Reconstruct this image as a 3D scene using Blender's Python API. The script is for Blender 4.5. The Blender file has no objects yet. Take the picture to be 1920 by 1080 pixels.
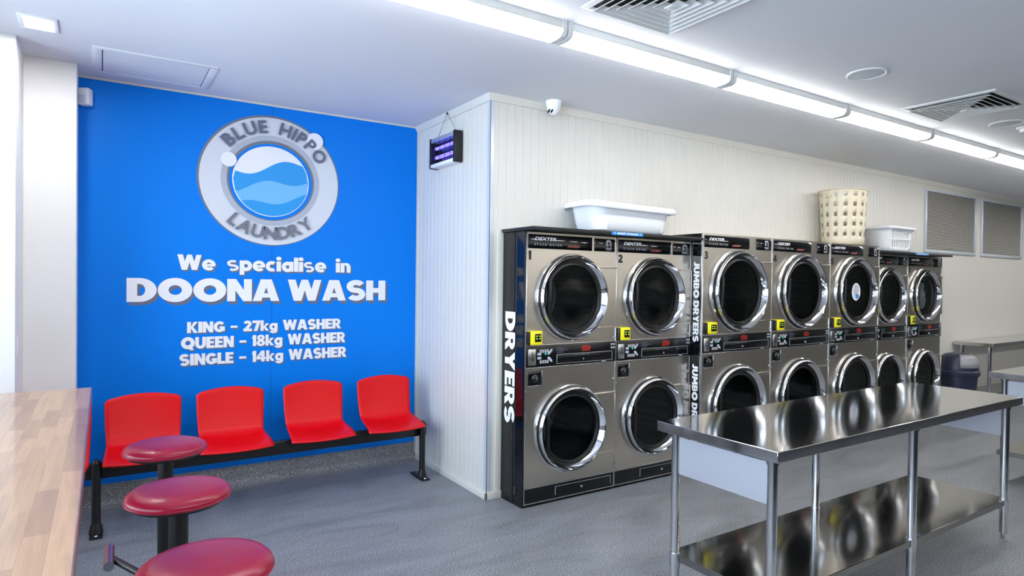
import bpy, bmesh, math, random
from mathutils import Vector, Matrix
from mathutils.geometry import delaunay_2d_cdt
random.seed(7)
PI = math.pi
S = bpy.context.scene
COL = S.collection

# ------------------------------------------------------------------ materials
def srgb(r, g, b):
    def f(c):
        c /= 255.0
        return c / 12.92 if c <= 0.04045 else ((c + 0.055) / 1.055) ** 2.4
    return (f(r), f(g), f(b), 1.0)

def mat(name, col, rough=0.5, metal=0.0, coat=0.0, spec=0.5, emit=None, estr=0.0, aniso=0.0):
    m = bpy.data.materials.new(name); m.use_nodes = True
    p = m.node_tree.nodes['Principled BSDF']
    p.inputs['Base Color'].default_value = col
    p.inputs['Roughness'].default_value = rough
    p.inputs['Metallic'].default_value = metal
    p.inputs['Coat Weight'].default_value = coat
    p.inputs['Coat Roughness'].default_value = 0.08
    p.inputs['Specular IOR Level'].default_value = spec
    p.inputs['Anisotropic'].default_value = aniso
    if emit:
        p.inputs['Emission Color'].default_value = emit
        p.inputs['Emission Strength'].default_value = estr
    return m

def nodes(m):
    nt = m.node_tree
    return nt.nodes, nt.links, nt.nodes['Principled BSDF']

def coords(m, scale=(1, 1, 1), rot=(0, 0, 0)):
    N, L, P = nodes(m)
    tc = N.new('ShaderNodeTexCoord'); mp = N.new('ShaderNodeMapping')
    mp.inputs['Scale'].default_value = scale; mp.inputs['Rotation'].default_value = rot
    L.new(tc.outputs['Object'], mp.inputs['Vector'])
    return mp.outputs['Vector']

def noise(m, vec, scale, detail=3, rough=0.5, dist=0.0):
    N, L, P = nodes(m)
    n = N.new('ShaderNodeTexNoise')
    n.inputs['Scale'].default_value = scale; n.inputs['Detail'].default_value = detail
    n.inputs['Roughness'].default_value = rough; n.inputs['Distortion'].default_value = dist
    L.new(vec, n.inputs['Vector'])
    return n.outputs['Fac']

def ramp(m, fac, stops):
    N, L, P = nodes(m)
    r = N.new('ShaderNodeValToRGB')
    e = r.color_ramp.elements
    e[0].position, e[0].color = stops[0]; e[1].position, e[1].color = stops[-1]
    for pos, c in stops[1:-1]:
        k = e.new(pos); k.color = c
    L.new(fac, r.inputs['Fac'])
    return r.outputs['Color']

def mix(m, a, b, fac, mode='MIX'):
    N, L, P = nodes(m)
    x = N.new('ShaderNodeMix'); x.data_type = 'RGBA'; x.blend_type = mode
    for sock, v in ((x.inputs[0], fac), (x.inputs[6], a), (x.inputs[7], b)):
        if hasattr(v, 'node'): L.new(v, sock)
        else: sock.default_value = v
    return x.outputs[2]

def bump(m, fac, strength, dist=0.01):
    N, L, P = nodes(m)
    b = N.new('ShaderNodeBump'); b.inputs['Strength'].default_value = strength; b.inputs['Distance'].default_value = dist
    L.new(fac, b.inputs['Height']); L.new(b.outputs['Normal'], P.inputs['Normal'])

M = {}
def noisy(name, c0, c1, scale, rough=0.5, **k):
    m = mat(name, c0, rough, **k)
    v = coords(m); f = noise(m, v, scale, 4)
    N, L, P = nodes(m)
    L.new(ramp(m, f, [(0.3, c0), (0.7, c1)]), P.inputs['Base Color'])
    return m

M['ceiling'] = noisy('ceiling_paint', srgb(218, 219, 224), srgb(222, 223, 228), 1.5, 0.7)
M['white'] = noisy('white_paint', srgb(240, 239, 238), srgb(244, 243, 242), 2, 0.55)
M['cream'] = noisy('cream_panel', srgb(214, 211, 204), srgb(219, 216, 209), 1.5, 0.38)
M['creamtrim'] = mat('cream_trim', srgb(216, 213, 205), 0.4)
M['blue'] = noisy('blue_mural_vinyl', srgb(0, 122, 226), srgb(0, 126, 230), 1.2, 0.42, spec=0.15)
M['seam'] = mat('mural_seam', srgb(0, 70, 150), 0.6)

# floor: speckled grey safety vinyl with faint worn streaks
def floor_mat(name):
    m = mat(name, srgb(120, 122, 128), 0.42)
    N, L, P = nodes(m)
    v = coords(m)
    fine = noise(m, v, 150, 2, 0.6)
    spk = ramp(m, fine, [(0.30, srgb(70, 72, 77)), (0.5, srgb(126, 128, 132)), (0.70, srgb(190, 193, 198))])
    v2 = coords(m, (0.9, 3.2, 1), (0, 0, 0.5))
    st = noise(m, v2, 1.6, 6, 0.62, 1.1)
    tone = ramp(m, st, [(0.30, (0.74, 0.74, 0.72, 1)), (0.5, (0.95, 0.95, 0.95, 1)), (0.70, (1.1, 1.1, 1.12, 1))])
    L.new(mix(m, spk, tone, 1.0, 'MULTIPLY'), P.inputs['Base Color'])
    rg = N.new('ShaderNodeMapRange'); rg.inputs[3].default_value = 0.34; rg.inputs[4].default_value = 0.52
    L.new(st, rg.inputs[0]); L.new(rg.outputs[0], P.inputs['Roughness'])
    bump(m, fine, 0.12, 0.002)
    return m
M['floor'] = floor_mat('speckled_grey_vinyl')

# stainless fronts
def steel(name, col, rough, streak=(1, 1, 90), bs=0.0, wav=None, aniso=0.0):
    m = mat(name, col, rough, 1.0, aniso=aniso)
    N, L, P = nodes(m)
    v = coords(m, streak)
    f = noise(m, v, 4, 3)
    rg = N.new('ShaderNodeMapRange'); rg.inputs[3].default_value = rough * 0.96; rg.inputs[4].default_value = rough * 1.05
    L.new(f, rg.inputs[0]); L.new(rg.outputs[0], P.inputs['Roughness'])
    if wav:
        w = noise(m, coords(m), wav[0], 1, 0.4)
        bump(m, w, wav[1], wav[2])
    return m
M['stainless'] = steel('dryer_stainless', srgb(204, 197, 186), 0.29, (.3, .3, .3))
M['table_steel'] = steel('bench_stainless', srgb(204, 204, 206), 0.085, (1, 40, 40), wav=(1.6, 0.03, 0.02))
M['shelf_steel'] = steel('shelf_stainless', srgb(140, 139, 137), 0.09, (1, 40, 40), wav=(2.4, 0.07, 0.03))
M['galv'] = mat('galvanised_sheet', srgb(182, 184, 194), 0.42, 0.55)
M['footbar'] = mat('worn_steel', srgb(150, 150, 156), 0.3, 1.0)
M['tube'] = mat('stainless_tube', srgb(205, 205, 208), 0.16, 1.0)
M['chrome'] = mat('chrome', srgb(225, 226, 230), 0.06, 1.0)
M['trim_metal'] = mat('bright_trim', srgb(205, 205, 205), 0.25, 1.0)
M['alu'] = mat('aluminium_angle', srgb(205, 212, 222), 0.3, 0.25)
M['endwall'] = noisy('end_wall_paint', srgb(104, 105, 103), srgb(112, 113, 110), 2, 0.6)
M['stand_in'] = mat('stand_in_dark', srgb(46, 48, 54), 0.4)
M['black_gloss'] = mat('black_acrylic', srgb(10, 11, 14), 0.06, 0.0, spec=0.6)
M['black_panel'] = mat('black_panel', srgb(11, 11, 13), 0.22)
M['black_matte'] = mat('black_laminate', srgb(22, 23, 26), 0.45)
M['black_metal'] = mat('black_powdercoat', srgb(14, 14, 16), 0.35)
M['rubber'] = mat('black_rubber', srgb(10, 10, 11), 0.5)
M['red_plastic'] = noisy('red_plastic', srgb(212, 0, 12), srgb(218, 0, 14), 3, 0.36, spec=0.3)
M['vinyl'] = noisy('maroon_vinyl', srgb(150, 8, 48), srgb(163, 12, 54), 8, 0.3)
M['white_plastic'] = mat('white_plastic', srgb(240, 241, 245), 0.35)
M['beige_plastic'] = mat('beige_plastic', srgb(240, 231, 208), 0.4)
M['yellow'] = mat('yellow_plastic', srgb(246, 232, 20), 0.35)
M['navy'] = mat('navy_plastic', srgb(34, 38, 62), 0.4)
M['grey_plastic'] = mat('grey_plastic', srgb(150, 150, 156), 0.35)
M['print_white'] = mat('print_white', srgb(238, 238, 244), 0.45)
M['print_grey'] = mat('print_slate', srgb(96, 104, 128), 0.45)
M['logo_light'] = mat('logo_silver', srgb(214, 217, 226), 0.45)
M['logo_mid'] = mat('logo_mid_grey', srgb(176, 182, 196), 0.45)
M['logo_dark'] = mat('logo_dark_grey', srgb(112, 116, 130), 0.45)
M['logo_cyan'] = mat('logo_cyan', srgb(10, 150, 226), 0.45)
M['logo_pale'] = mat('logo_pale_blue', srgb(110, 186, 236), 0.45)
M['ink'] = mat('ink_black', srgb(12, 12, 12), 0.5)
M['print_red'] = mat('print_red', srgb(200, 40, 30), 0.5)
M['print_pink'] = mat('print_salmon', srgb(216, 120, 112), 0.5)
M['print_soft'] = mat('print_soft_grey', srgb(170, 172, 176), 0.5)
M['label_blue'] = mat('label_blue', srgb(20, 140, 225), 0.4)
M['lens_dark'] = mat('lens_black', srgb(8, 8, 9), 0.15)
M['vent_white'] = mat('vent_white', srgb(222, 222, 220), 0.5)
M['vent_dark'] = mat('vent_dark', srgb(30, 30, 30), 0.8)
M['louvre'] = mat('louvre_grey', srgb(176, 174, 168), 0.45)
M['mesh_grey'] = mat('speaker_mesh', srgb(196, 201, 208), 0.6)
M['diffuser'] = mat('lamp_diffuser', (1, 1, 1, 1), 0.5, emit=(1.0, 0.985, 0.96, 1), estr=16.0)
M['downlamp'] = mat('downlight_lamp', (1, 1, 1, 1), 0.5, emit=(1.0, 0.98, 0.96, 1), estr=130.0)
M['uv'] = mat('uv_tube', srgb(120, 100, 255), 0.4, emit=srgb(100, 92, 255), estr=3.0)
M['led'] = mat('green_led', srgb(40, 230, 190), 0.4, emit=srgb(40, 230, 190), estr=1.0)
M['led_y'] = mat('screen_lights', srgb(190, 220, 60), 0.4, emit=srgb(180, 220, 60), estr=0.6)
M['fabric'] = noisy('laundry_cloth', srgb(150, 154, 150), srgb(245, 248, 245), 9, 0.9)

def translucent(m, col, fac):
    N, L, P = nodes(m)
    t = N.new('ShaderNodeBsdfTranslucent'); t.inputs['Color'].default_value = col
    x = N.new('ShaderNodeMixShader'); x.inputs[0].default_value = fac
    o = [n for n in N if n.type == 'OUTPUT_MATERIAL'][0]
    L.new(P.outputs[0], x.inputs[1]); L.new(t.outputs[0], x.inputs[2]); L.new(x.outputs[0], o.inputs['Surface'])
translucent(M['beige_plastic'], srgb(246, 232, 196), .22)
def drum_mat():
    m = mat('perforated_drum', srgb(70, 74, 78), 0.4, 0.85)
    N, L, P = nodes(m)
    v = coords(m)
    vo = N.new('ShaderNodeTexVoronoi'); vo.inputs['Scale'].default_value = 70; vo.inputs['Randomness'].default_value = 0.0
    L.new(v, vo.inputs['Vector'])
    L.new(ramp(m, vo.outputs['Distance'], [(0.28, srgb(8, 9, 10)), (0.42, srgb(120, 128, 132))]), P.inputs['Base Color'])
    return m
M['drum'] = drum_mat()

def glass_mat(name, tint, fac):
    m = bpy.data.materials.new(name); m.use_nodes = True
    N = m.node_tree.nodes; L = m.node_tree.links; N.clear()
    o = N.new('ShaderNodeOutputMaterial'); t = N.new('ShaderNodeBsdfTransparent'); g = N.new('ShaderNodeBsdfGlossy')
    t.inputs['Color'].default_value = tint; g.inputs['Roughness'].default_value = 0.02
    x = N.new('ShaderNodeMixShader'); lw = N.new('ShaderNodeLayerWeight'); lw.inputs['Blend'].default_value = fac
    L.new(lw.outputs['Fresnel'], x.inputs[0]); L.new(t.outputs[0], x.inputs[1]); L.new(g.outputs[0], x.inputs[2])
    L.new(x.outputs[0], o.inputs['Surface'])
    return m
M['glass'] = glass_mat('door_glass', (0.55, 0.60, 0.62, 1), 0.26)
M['pane'] = glass_mat('window_glass', (0.94, 0.97, 0.98, 1), 0.2)

def wood_mat():
    m = mat('butcher_block', srgb(190, 150, 115), 0.3, coat=0.6)
    N, L, P = nodes(m)
    v = coords(m, (1, 1, 1), (0, 0, PI / 2))
    b = N.new('ShaderNodeTexBrick')
    b.inputs['Scale'].default_value = 1.0
    b.inputs['Brick Width'].default_value = 0.30; b.inputs['Row Height'].default_value = 0.042
    b.inputs['Mortar Size'].default_value = 0.0006; b.inputs['Bias'].default_value = -0.15
    b.inputs['Color1'].default_value = srgb(184, 140, 102); b.inputs['Color2'].default_value = srgb(142, 97, 67)
    b.inputs['Mortar'].default_value = srgb(140, 100, 72)
    L.new(v, b.inputs['Vector'])
    gr = noise(m, coords(m, (26, 1.6, 1)), 2.2, 6, 0.6, 0.6)
    g = ramp(m, gr, [(0.3, (0.72, 0.68, 0.64, 1)), (0.65, (1.06, 1.05, 1.04, 1))])
    L.new(mix(m, b.outputs['Color'], g, 0.85, 'MULTIPLY'), P.inputs['Base Color'])
    return m
M['wood'] = wood_mat()

def block_mat():
    m = mat('painted_blockwork', srgb(190, 188, 182), 0.6)
    N, L, P = nodes(m)
    v = coords(m, (1, 1, 1), (PI / 2, 0, 0))
    b = N.new('ShaderNodeTexBrick')
    b.inputs['Scale'].default_value = 1.0; b.inputs['Brick Width'].default_value = 0.4; b.inputs['Row Height'].default_value = 0.2
    b.inputs['Mortar Size'].default_value = 0.006
    b.inputs['Color1'].default_value = srgb(236, 234, 228); b.inputs['Color2'].default_value = srgb(230, 228, 222); b.inputs['Mortar'].default_value = srgb(140, 138, 132)
    L.new(v, b.inputs['Vector']); L.new(b.outputs['Color'], P.inputs['Base Color'])
    return m
M['block'] = block_mat()

# ------------------------------------------------------------------ mesh helpers
class MB:
    def __init__(s): s.v = []; s.f = []
    def add(s, vs, fs):
        b = len(s.v); s.v += [tuple(v) for v in vs]; s.f += [tuple(b + i for i in f) for f in fs]; return s
    def bm(s, bm):
        bm.verts.index_update()
        return s.add([v.co[:] for v in bm.verts], [[v.index for v in f.verts] for f in bm.faces])
    def box(s, x0, x1, y0, y1, z0, z1, bev=0.0, seg=2):
        if bev <= 0:
            return s.add([(x0,y0,z0),(x1,y0,z0),(x1,y1,z0),(x0,y1,z0),(x0,y0,z1),(x1,y0,z1),(x1,y1,z1),(x0,y1,z1)],
                         [(0,3,2,1),(4,5,6,7),(0,1,5,4),(1,2,6,5),(2,3,7,6),(3,0,4,7)])
        bm = bmesh.new(); bmesh.ops.create_cube(bm, size=1)
        for v in bm.verts:
            v.co = Vector(((x0+x1)/2 + v.co.x*(x1-x0), (y0+y1)/2 + v.co.y*(y1-y0), (z0+z1)/2 + v.co.z*(z1-z0)))
        bmesh.ops.bevel(bm, geom=bm.edges[:], offset=bev, segments=seg, affect='EDGES', profile=0.5)
        s.bm(bm); bm.free(); return s
    def cyl(s, a, b, r, n=20, r2=None, cap=True):
        a = Vector(a); b = Vector(b); r2 = r if r2 is None else r2
        d = (b - a).normalized(); u = d.orthogonal().normalized(); w = d.cross(u)
        vs = []
        for p, rr in ((a, r), (b, r2)):
            for i in range(n):
                t = 2*PI*i/n; vs.append(p + u*math.cos(t)*rr + w*math.sin(t)*rr)
        fs = [(i, (i+1) % n, n+(i+1) % n, n+i) for i in range(n)]
        if cap: fs += [tuple(range(n))[::-1], tuple(range(n, 2*n))]
        return s.add(vs, fs)
    def lathe(s, prof, c=(0,0,0), axis='z', n=48, sx=1.0, sy=1.0):
        """prof: (radius, height) pairs; axis z, or y for things that face -Y."""
        vs = []; fs = []; k = len(prof)
        for i in range(n):
            t = 2*PI*i/n
            for r, h in prof:
                if axis == 'z': vs.append((c[0]+r*math.cos(t)*sx, c[1]+r*math.sin(t)*sy, c[2]+h))
                else: vs.append((c[0]+r*math.cos(t), c[1]+h, c[2]+r*math.sin(t)))
        for i in range(n):
            j = (i+1) % n
            for q in range(k-1):
                fs.append((i*k+q, j*k+q, j*k+q+1, i*k+q+1))
        return s.add(vs, fs)
    def tube(s, pts, r, n=10, closed=False):
        pts = [Vector(p) for p in pts]; m = len(pts); vs = []; fs = []
        u = None
        for i, p in enumerate(pts):
            a = pts[(i-1) % m] if (closed or i > 0) else p
            b = pts[(i+1) % m] if (closed or i < m-1) else p
            d = (b - a).normalized()
            u = d.orthogonal().normalized() if u is None else (u - d*u.dot(d)).normalized()
            w = d.cross(u)
            for k in range(n):
                t = 2*PI*k/n; vs.append(p + u*math.cos(t)*r + w*math.sin(t)*r)
        for i in range(m if closed else m-1):
            j = (i+1) % m
            for k in range(n): fs.append((i*n+k, i*n+(k+1) % n, j*n+(k+1) % n, j*n+k))
        if not closed: fs += [tuple(range(n))[::-1], tuple((m-1)*n+k for k in range(n))]
        return s.add(vs, fs)
    def prism(s, poly, f3, h):
        """poly: 2-D outline; f3(u, v, w) -> 3-D; from w=0 to w=h."""
        n = len(poly)
        vs = [f3(u, v, 0) for u, v in poly] + [f3(u, v, h) for u, v in poly]
        fs = [tuple(range(n))[::-1], tuple(range(n, 2*n))] + [(i, (i+1) % n, n+(i+1) % n, n+i) for i in range(n)]
        return s.add(vs, fs)
    def plate_hole(s, x0, x1, z0, z1, cx, cz, r, y, n=64):
        """flat plate in a plane Y = y, with a round hole."""
        angs = [2*PI*i/n for i in range(n)]
        for X, Zc in ((x0,z0),(x1,z0),(x1,z1),(x0,z1)):
            a = math.atan2(Zc-cz, X-cx) % (2*PI)
            k = min(range(n), key=lambda i: abs((angs[i]-a+PI) % (2*PI)-PI)); angs[k] = a
        vs = []
        for a in angs:
            c, q = math.cos(a), math.sin(a)
            t = min(((x1-cx)/c if c > 1e-9 else (x0-cx)/c if c < -1e-9 else 1e9), ((z1-cz)/q if q > 1e-9 else (z0-cz)/q if q < -1e-9 else 1e9))
            vs.append((cx+c*r, y, cz+q*r)); vs.append((cx+c*t, y, cz+q*t))
        return s.add(vs, [(2*i, 2*i+1, 2*((i+1) % n)+1, 2*((i+1) % n)) for i in range(n)])

def build(name, mb, m, parent=None, smooth=38, solid=0.0, fix=True, facing=None):
    me = bpy.data.meshes.new(name)
    me.from_pydata(mb.v, [], mb.f); me.update()
    bm = bmesh.new(); bm.from_mesh(me)
    if fix: bmesh.ops.recalc_face_normals(bm, faces=bm.faces[:])
    if facing and sum(f.normal.dot(Vector(facing))*f.calc_area() for f in bm.faces) < 0: bmesh.ops.reverse_faces(bm, faces=bm.faces[:])
    bm.to_mesh(me); bm.free()
    if smooth:
        me.polygons.foreach_set('use_smooth', [True]*len(me.polygons))
        me.set_sharp_from_angle(angle=math.radians(smooth))
    o = bpy.data.objects.new(name, me); COL.objects.link(o)
    for q in (m if isinstance(m, (list, tuple)) else [m]): me.materials.append(M[q] if isinstance(q, str) else q)
    if solid:
        md = o.modifiers.new('thickness', 'SOLIDIFY'); md.thickness = solid; md.offset = 0
    if parent is not None: o.parent = parent
    return o

def thing(name, label, cat, loc=(0,0,0), rz=0.0, group=None):
    o = bpy.data.objects.new(name, None); COL.objects.link(o)
    o.empty_display_size = 0.1; o.location = loc; o.rotation_euler = (0, 0, rz)
    o['label'] = label; o['category'] = cat
    if group: o['group'] = group
    return o

def tag(o, label, cat, group=None):
    o['label'] = label; o['category'] = cat
    if group: o['group'] = group
    return o

def struct(name, mb, m, label=None, **k):
    o = build(name, mb, m, **k); o['kind'] = 'structure'
    if label: o['label'] = label
    return o

def copy_tree(o, parent=None):
    c = o.copy(); COL.objects.link(c)
    if parent is not None: c.parent = parent
    for ch in kids(o): copy_tree(ch, c)
    return c
def kids(o):
    return [q for q in COL.objects if q.parent == o]

# ------------------------------------------------------------------ lettering
_cache = {}
def glyphs(s, off=0.0, shear=0.0, space=1.0):
    key = (s, off, shear, space)
    if key in _cache: return _cache[key]
    cu = bpy.data.curves.new('tmp', 'FONT'); cu.body = s; cu.size = 1.0; cu.offset = off; cu.shear = shear
    cu.space_character = space; cu.resolution_u = 4; cu.fill_mode = 'FRONT' if hasattr(cu, 'fill_mode') else cu.fill_mode
    ob = bpy.data.objects.new('tmp', cu); COL.objects.link(ob)
    dg = bpy.context.evaluated_depsgraph_get(); dg.update()
    me = bpy.data.meshes.new_from_object(ob.evaluated_get(dg))
    vs = [(v.co.x, v.co.y) for v in me.vertices]; fs = [tuple(p.vertices) for p in me.polygons]
    bpy.data.objects.remove(ob); bpy.data.curves.remove(cu); bpy.data.meshes.remove(me)
    _cache[key] = (vs, fs)
    return vs, fs

T_ = .29
def _arc(cx, cy, rx, ry, a0, a1, n=18):
    return [(cx+rx*math.cos(math.radians(a0+(a1-a0)*i/n)), cy+ry*math.sin(math.radians(a0+(a1-a0)*i/n))) for i in range(n+1)]
def _ring(cx, cy, rx, ry, ix, iy, a0=0, a1=360, n=36):
    o = _arc(cx, cy, rx, ry, a0, a1, n); i = _arc(cx, cy, ix, iy, a0, a1, n)
    return [[o[k], o[k+1], i[k+1], i[k]] for k in range(n)]
def _st(pts, w, w1=None):
    """thick polyline with mitred joints; w1: weight at the far end."""
    n = len(pts); L = []; R = []
    for k, p in enumerate(pts):
        ww = w if w1 is None else w+(w1-w)*k/(n-1)
        a = pts[max(k-1, 0)]; b = pts[min(k+1, n-1)]
        dx, dy = b[0]-a[0], b[1]-a[1]; q = math.hypot(dx, dy) or 1
        nx, ny = -dy/q, dx/q
        if 0 < k < n-1:
            ex, ey = pts[k][0]-a[0], pts[k][1]-a[1]; h = math.hypot(ex, ey) or 1
            c = abs(nx*-ey/h + ny*ex/h); ww = ww/max(c, .6)
        L.append((p[0]+nx*ww/2, p[1]+ny*ww/2)); R.append((p[0]-nx*ww/2, p[1]-ny*ww/2))
    return [[L[k], L[k+1], R[k+1], R[k]] for k in range(n-1)]
def _b(x0, y0, x1, y1): return [[(x0, y0), (x1, y0), (x1, y1), (x0, y1)]]
def _bowl(x, y0, y1, rx, t, ix): 
    c = (y0+y1)/2; ry = (y1-y0)/2
    return _ring(x, c, rx, ry, ix, ry-t, -90, 90, 18)
def _s(x, y, w, h, t, a=28):
    r = h/4; k = (w-t)/2; cx = x+w/2; q = (h-t)/4
    up = _arc(cx, y+h-t/2-q, k, q, a, 270, 20); lo = _arc(cx, y+t/2+q, k, q, 90, a-180, 20)
    return _st(up+lo[1:], t)
def _c(cx, cy, rx, ry, ix, iy, gap): return _ring(cx, cy, rx, ry, ix, iy, gap, 360-gap, 30)
X_ = .70
FATG = {
 'A': (.92, [[(0, 0), (.29, 0), (.56, 1), (.27, 1)], [(.63, 0), (.92, 0), (.65, 1), (.36, 1)], [(.2, .16), (.72, .16), (.68, .36), (.24, .36)]]),
 'B': (.74, _b(0, 0, T_, 1)+_b(.2, 0, .42, .21)+_b(.2, .41, .42, .6)+_b(.2, .8, .42, 1)+_bowl(.42, 0, .58, .32, .21, .05)+_bowl(.42, .43, 1, .28, .2, .03)),
 'D': (.86, _b(0, 0, .3, 1)+_b(.25, 0, .4, .25)+_b(.25, .75, .4, 1)+_ring(.36, .5, .5, .5, .17, .25, -90, 90, 24)),
 'E': (.64, _b(0, 0, T_, 1)+_b(.2, 0, .64, .23)+_b(.2, .4, .58, .61)+_b(.2, .77, .63, 1)),
 'G': (.88, _c(.46, .5, .46, .5, .17, .24, 38)+_b(.46, .32, .88, .53)+_b(.64, .1, .88, .5)),
 'H': (.80, _b(0, 0, T_, 1)+_b(.51, 0, .80, 1)+_b(.2, .38, .6, .62)),
 'I': (.30, _b(0, 0, .30, 1)),
 'J': (.56, _b(.27, .3, .56, 1)+_ring(.27, .3, .29, .3, .0, .06, -165, 0, 16)),
 'K': (.82, _b(0, 0, T_, 1)+[[(.22, .42), (.50, 1), (.82, 1), (.44, .5)], [(.22, .58), (.44, .56), (.84, 0), (.50, 0)]]),
 'L': (.60, _b(0, 0, T_, 1)+_b(.2, 0, .60, .24)),
 'M': (1.02, [[(0, 0), (.27, 0), (.32, 1), (.06, 1)], [(.75, 0), (1.02, 0), (.96, 1), (.70, 1)], [(.06, 1), (.33, 1), (.62, .22), (.40, .22)], [(.69, 1), (.96, 1), (.62, .22), (.40, .22)]]),
 'N': (.82, _b(0, 0, .27, 1)+_b(.55, 0, .82, 1)+[[(0, 1), (.29, 1), (.82, 0), (.53, 0)]]),
 'O': (1.04, _ring(.52, .5, .52, .52, .2, .21)),
 'Q': (1.04, _ring(.52, .5, .52, .52, .2, .21)+[[(.50, .32), (.72, .36), (.98, -.12), (.66, -.12)]]),
 'R': (.80, _b(0, 0, T_, 1)+_b(.2, .8, .42, 1)+_b(.2, .37, .42, .57)+_ring(.42, .685, .33, .315, .06, .115, -90, 90, 18)+[[(.25, .5), (.55, .5), (.82, 0), (.50, 0)]]),
 'S': (.76, _s(0, -.02, .76, 1.04, .255)),
 'U': (.82, _b(0, .4, .28, 1)+_b(.54, .4, .82, 1)+_ring(.41, .4, .41, .42, .13, .16, 180, 360, 20)),
 'W': (1.24, [[(.0, 1), (.28, 1), (.50, 0), (.22, 0)], [(.22, 0), (.50, 0), (.74, 1), (.50, 1)], [(.50, 1), (.74, 1), (1.02, 0), (.74, 0)], [(.74, 0), (1.02, 0), (1.24, 1), (.97, 1)]]),
 'Y': (.84, [[(0, 1), (.31, 1), (.56, .45), (.28, .45)], [(.53, 1), (.84, 1), (.56, .45), (.28, .45)]]+_b(.28, 0, .56, .5)),
 'a': (.70, _ring(.35, X_/2-.02, .35, X_/2+.02, .11, .12)+_b(.44, 0, .70, X_)),
 'c': (.60, _c(.35, X_/2, .35, X_/2+.02, .12, .13, 52)),
 'e': (.72, _ring(.36, X_/2, .36, X_/2+.02, .13, .16, 0, 318, 34)+_b(.2, .25, .70, .41)),
 'g': (.70, _ring(.35, X_/2, .35, X_/2+.02, .11, .13)+_b(.44, 0, .70, X_)+_ring(.35, 0, .35, .26, .1, .06, 195, 360, 18)),
 'i': (.28, _b(0, 0, .27, X_)+_ring(.135, .90, .155, .135, 0, 0)),
 'k': (.72, _b(0, 0, .26, 1)+[[(.2, .28), (.44, X_), (.72, X_), (.40, .36)], [(.2, .42), (.40, .42), (.74, 0), (.44, 0)]]),
 'l': (.27, _b(0, 0, .27, 1)),
 'n': (.66, _b(0, 0, .26, X_)+_b(.40, 0, .66, .44)+_ring(.36, .40, .30, .32, .04, .10, 0, 120, 16)),
 'p': (.70, _b(0, -.27, .26, X_)+_ring(.35, X_/2, .35, X_/2+.02, .11, .12)),
 's': (.66, _s(0, -.02, .64, X_+.04, .15, 50)),
 '1': (.36, _b(.08, 0, .36, 1)+[[(0, .70), (.1, .68), (.36, 1), (.1, 1)]]),
 '2': (.72, _st(_arc(.35, .69, .215, .19, 165, -40, 18)+[(.22, .2)], .25)+_b(.02, 0, .72, .25)+[[(.02, 0), (.3, .0), (.55, .42), (.3, .5)]]),
 '3': (.70, _ring(.34, .735, .31, .285, .08, .085, -80, 165, 24)+_ring(.34, .285, .36, .305, .10, .095, -165, 85, 24)+_b(.24, .42, .45, .60)),
 '5': (.70, _b(.04, .77, .66, 1)+_b(.04, .42, .29, .95)+_ring(.34, .32, .36, .34, .10, .12, -160, 125, 26)),
 '6': (.74, _ring(.37, .32, .37, .34, .11, .11)+_ring(.47, .42, .47, .60, .21, .36, 88, 190, 16)),
 '4': (.78, _b(.40, 0, .67, 1)+_b(0, .2, .78, .42)+[[(0, .2), (0, .42), (.40, 1), (.5, 1), (.5, .76), (.24, .40)]]),
 '7': (.66, _b(0, .76, .66, 1)+[[(.36, .8), (.66, .8), (.42, 0), (.12, 0)]]),
 '8': (.72, _ring(.36, .27, .36, .29, .10, .09)+_ring(.36, .745, .32, .27, .09, .08)),
 '\u2013': (.56, _b(0, .36, .56, .56)),
}
def fat_text(s, gap=.035, word=.42):
    """list of (word, polygons) laid out left to right; cap height 1."""
    out = []; x = 0
    for wd in s.split(' '):
        P = []
        for c in wd:
            w, pol = FATG[c]
            P.append([[(x+u, v) for u, v in q] for q in pol]); x += w+gap
        out.append((wd, P)); x += word-gap
    allp = [p for _, P in out for G in P for q in G for p in q]
    return out, (min(p[0] for p in allp), max(p[0] for p in allp), min(p[1] for p in allp), max(p[1] for p in allp))
def fat_build(name, s, f3, w, h, m, parent, gap=.035, word=.42):
    out, (x0, x1, y0, y1) = fat_text(s, gap, word)
    for wd, P in out:
        mb = MB()
        for G in P:
            pv = []; pf = []
            for q in G:
                q = [p for i, p in enumerate(q) if math.dist(p, q[i-1]) > 1e-6]
                ar = sum(q[i][0]*q[(i+1) % len(q)][1]-q[(i+1) % len(q)][0]*q[i][1] for i in range(len(q)))
                if len(q) < 3 or abs(ar) < 1e-6: continue
                if ar < 0: q = q[::-1]
                pf.append(list(range(len(pv), len(pv)+len(q)))); pv += [Vector(p) for p in q]
            cv_, _, cf, _, _, of = delaunay_2d_cdt(pv, [], pf, 0, 1e-5)
            mb.add([f3((p[0]-x0)/(x1-x0)*w, (p[1]-y0)/(y1-y0)*h) for p in cv_], [tuple(q) for q, o_ in zip(cf, of) if o_])
        build(name, mb, m, parent, smooth=0)

def fit(vs, w=None, h=None, align='l'):
    """scale 2-D outlines to width w and height h, lower-left corner at 0, 0."""
    x0 = min(v[0] for v in vs); x1 = max(v[0] for v in vs); y0 = min(v[1] for v in vs); y1 = max(v[1] for v in vs)
    if w is None: w = (x1-x0)*h/(y1-y0)
    if h is None: h = (y1-y0)*w/(x1-x0)
    return [((v[0]-x0)/(x1-x0)*w, (v[1]-y0)/(y1-y0)*h) for v in vs]

def lettering(mb, s, f3, w=None, h=None, off=0.0, shear=0.0, space=1.0):
    vs, fs = glyphs(s, off, shear, space)
    return mb.add([f3(u, v) for u, v in fit(vs, w, h)], fs)

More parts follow.
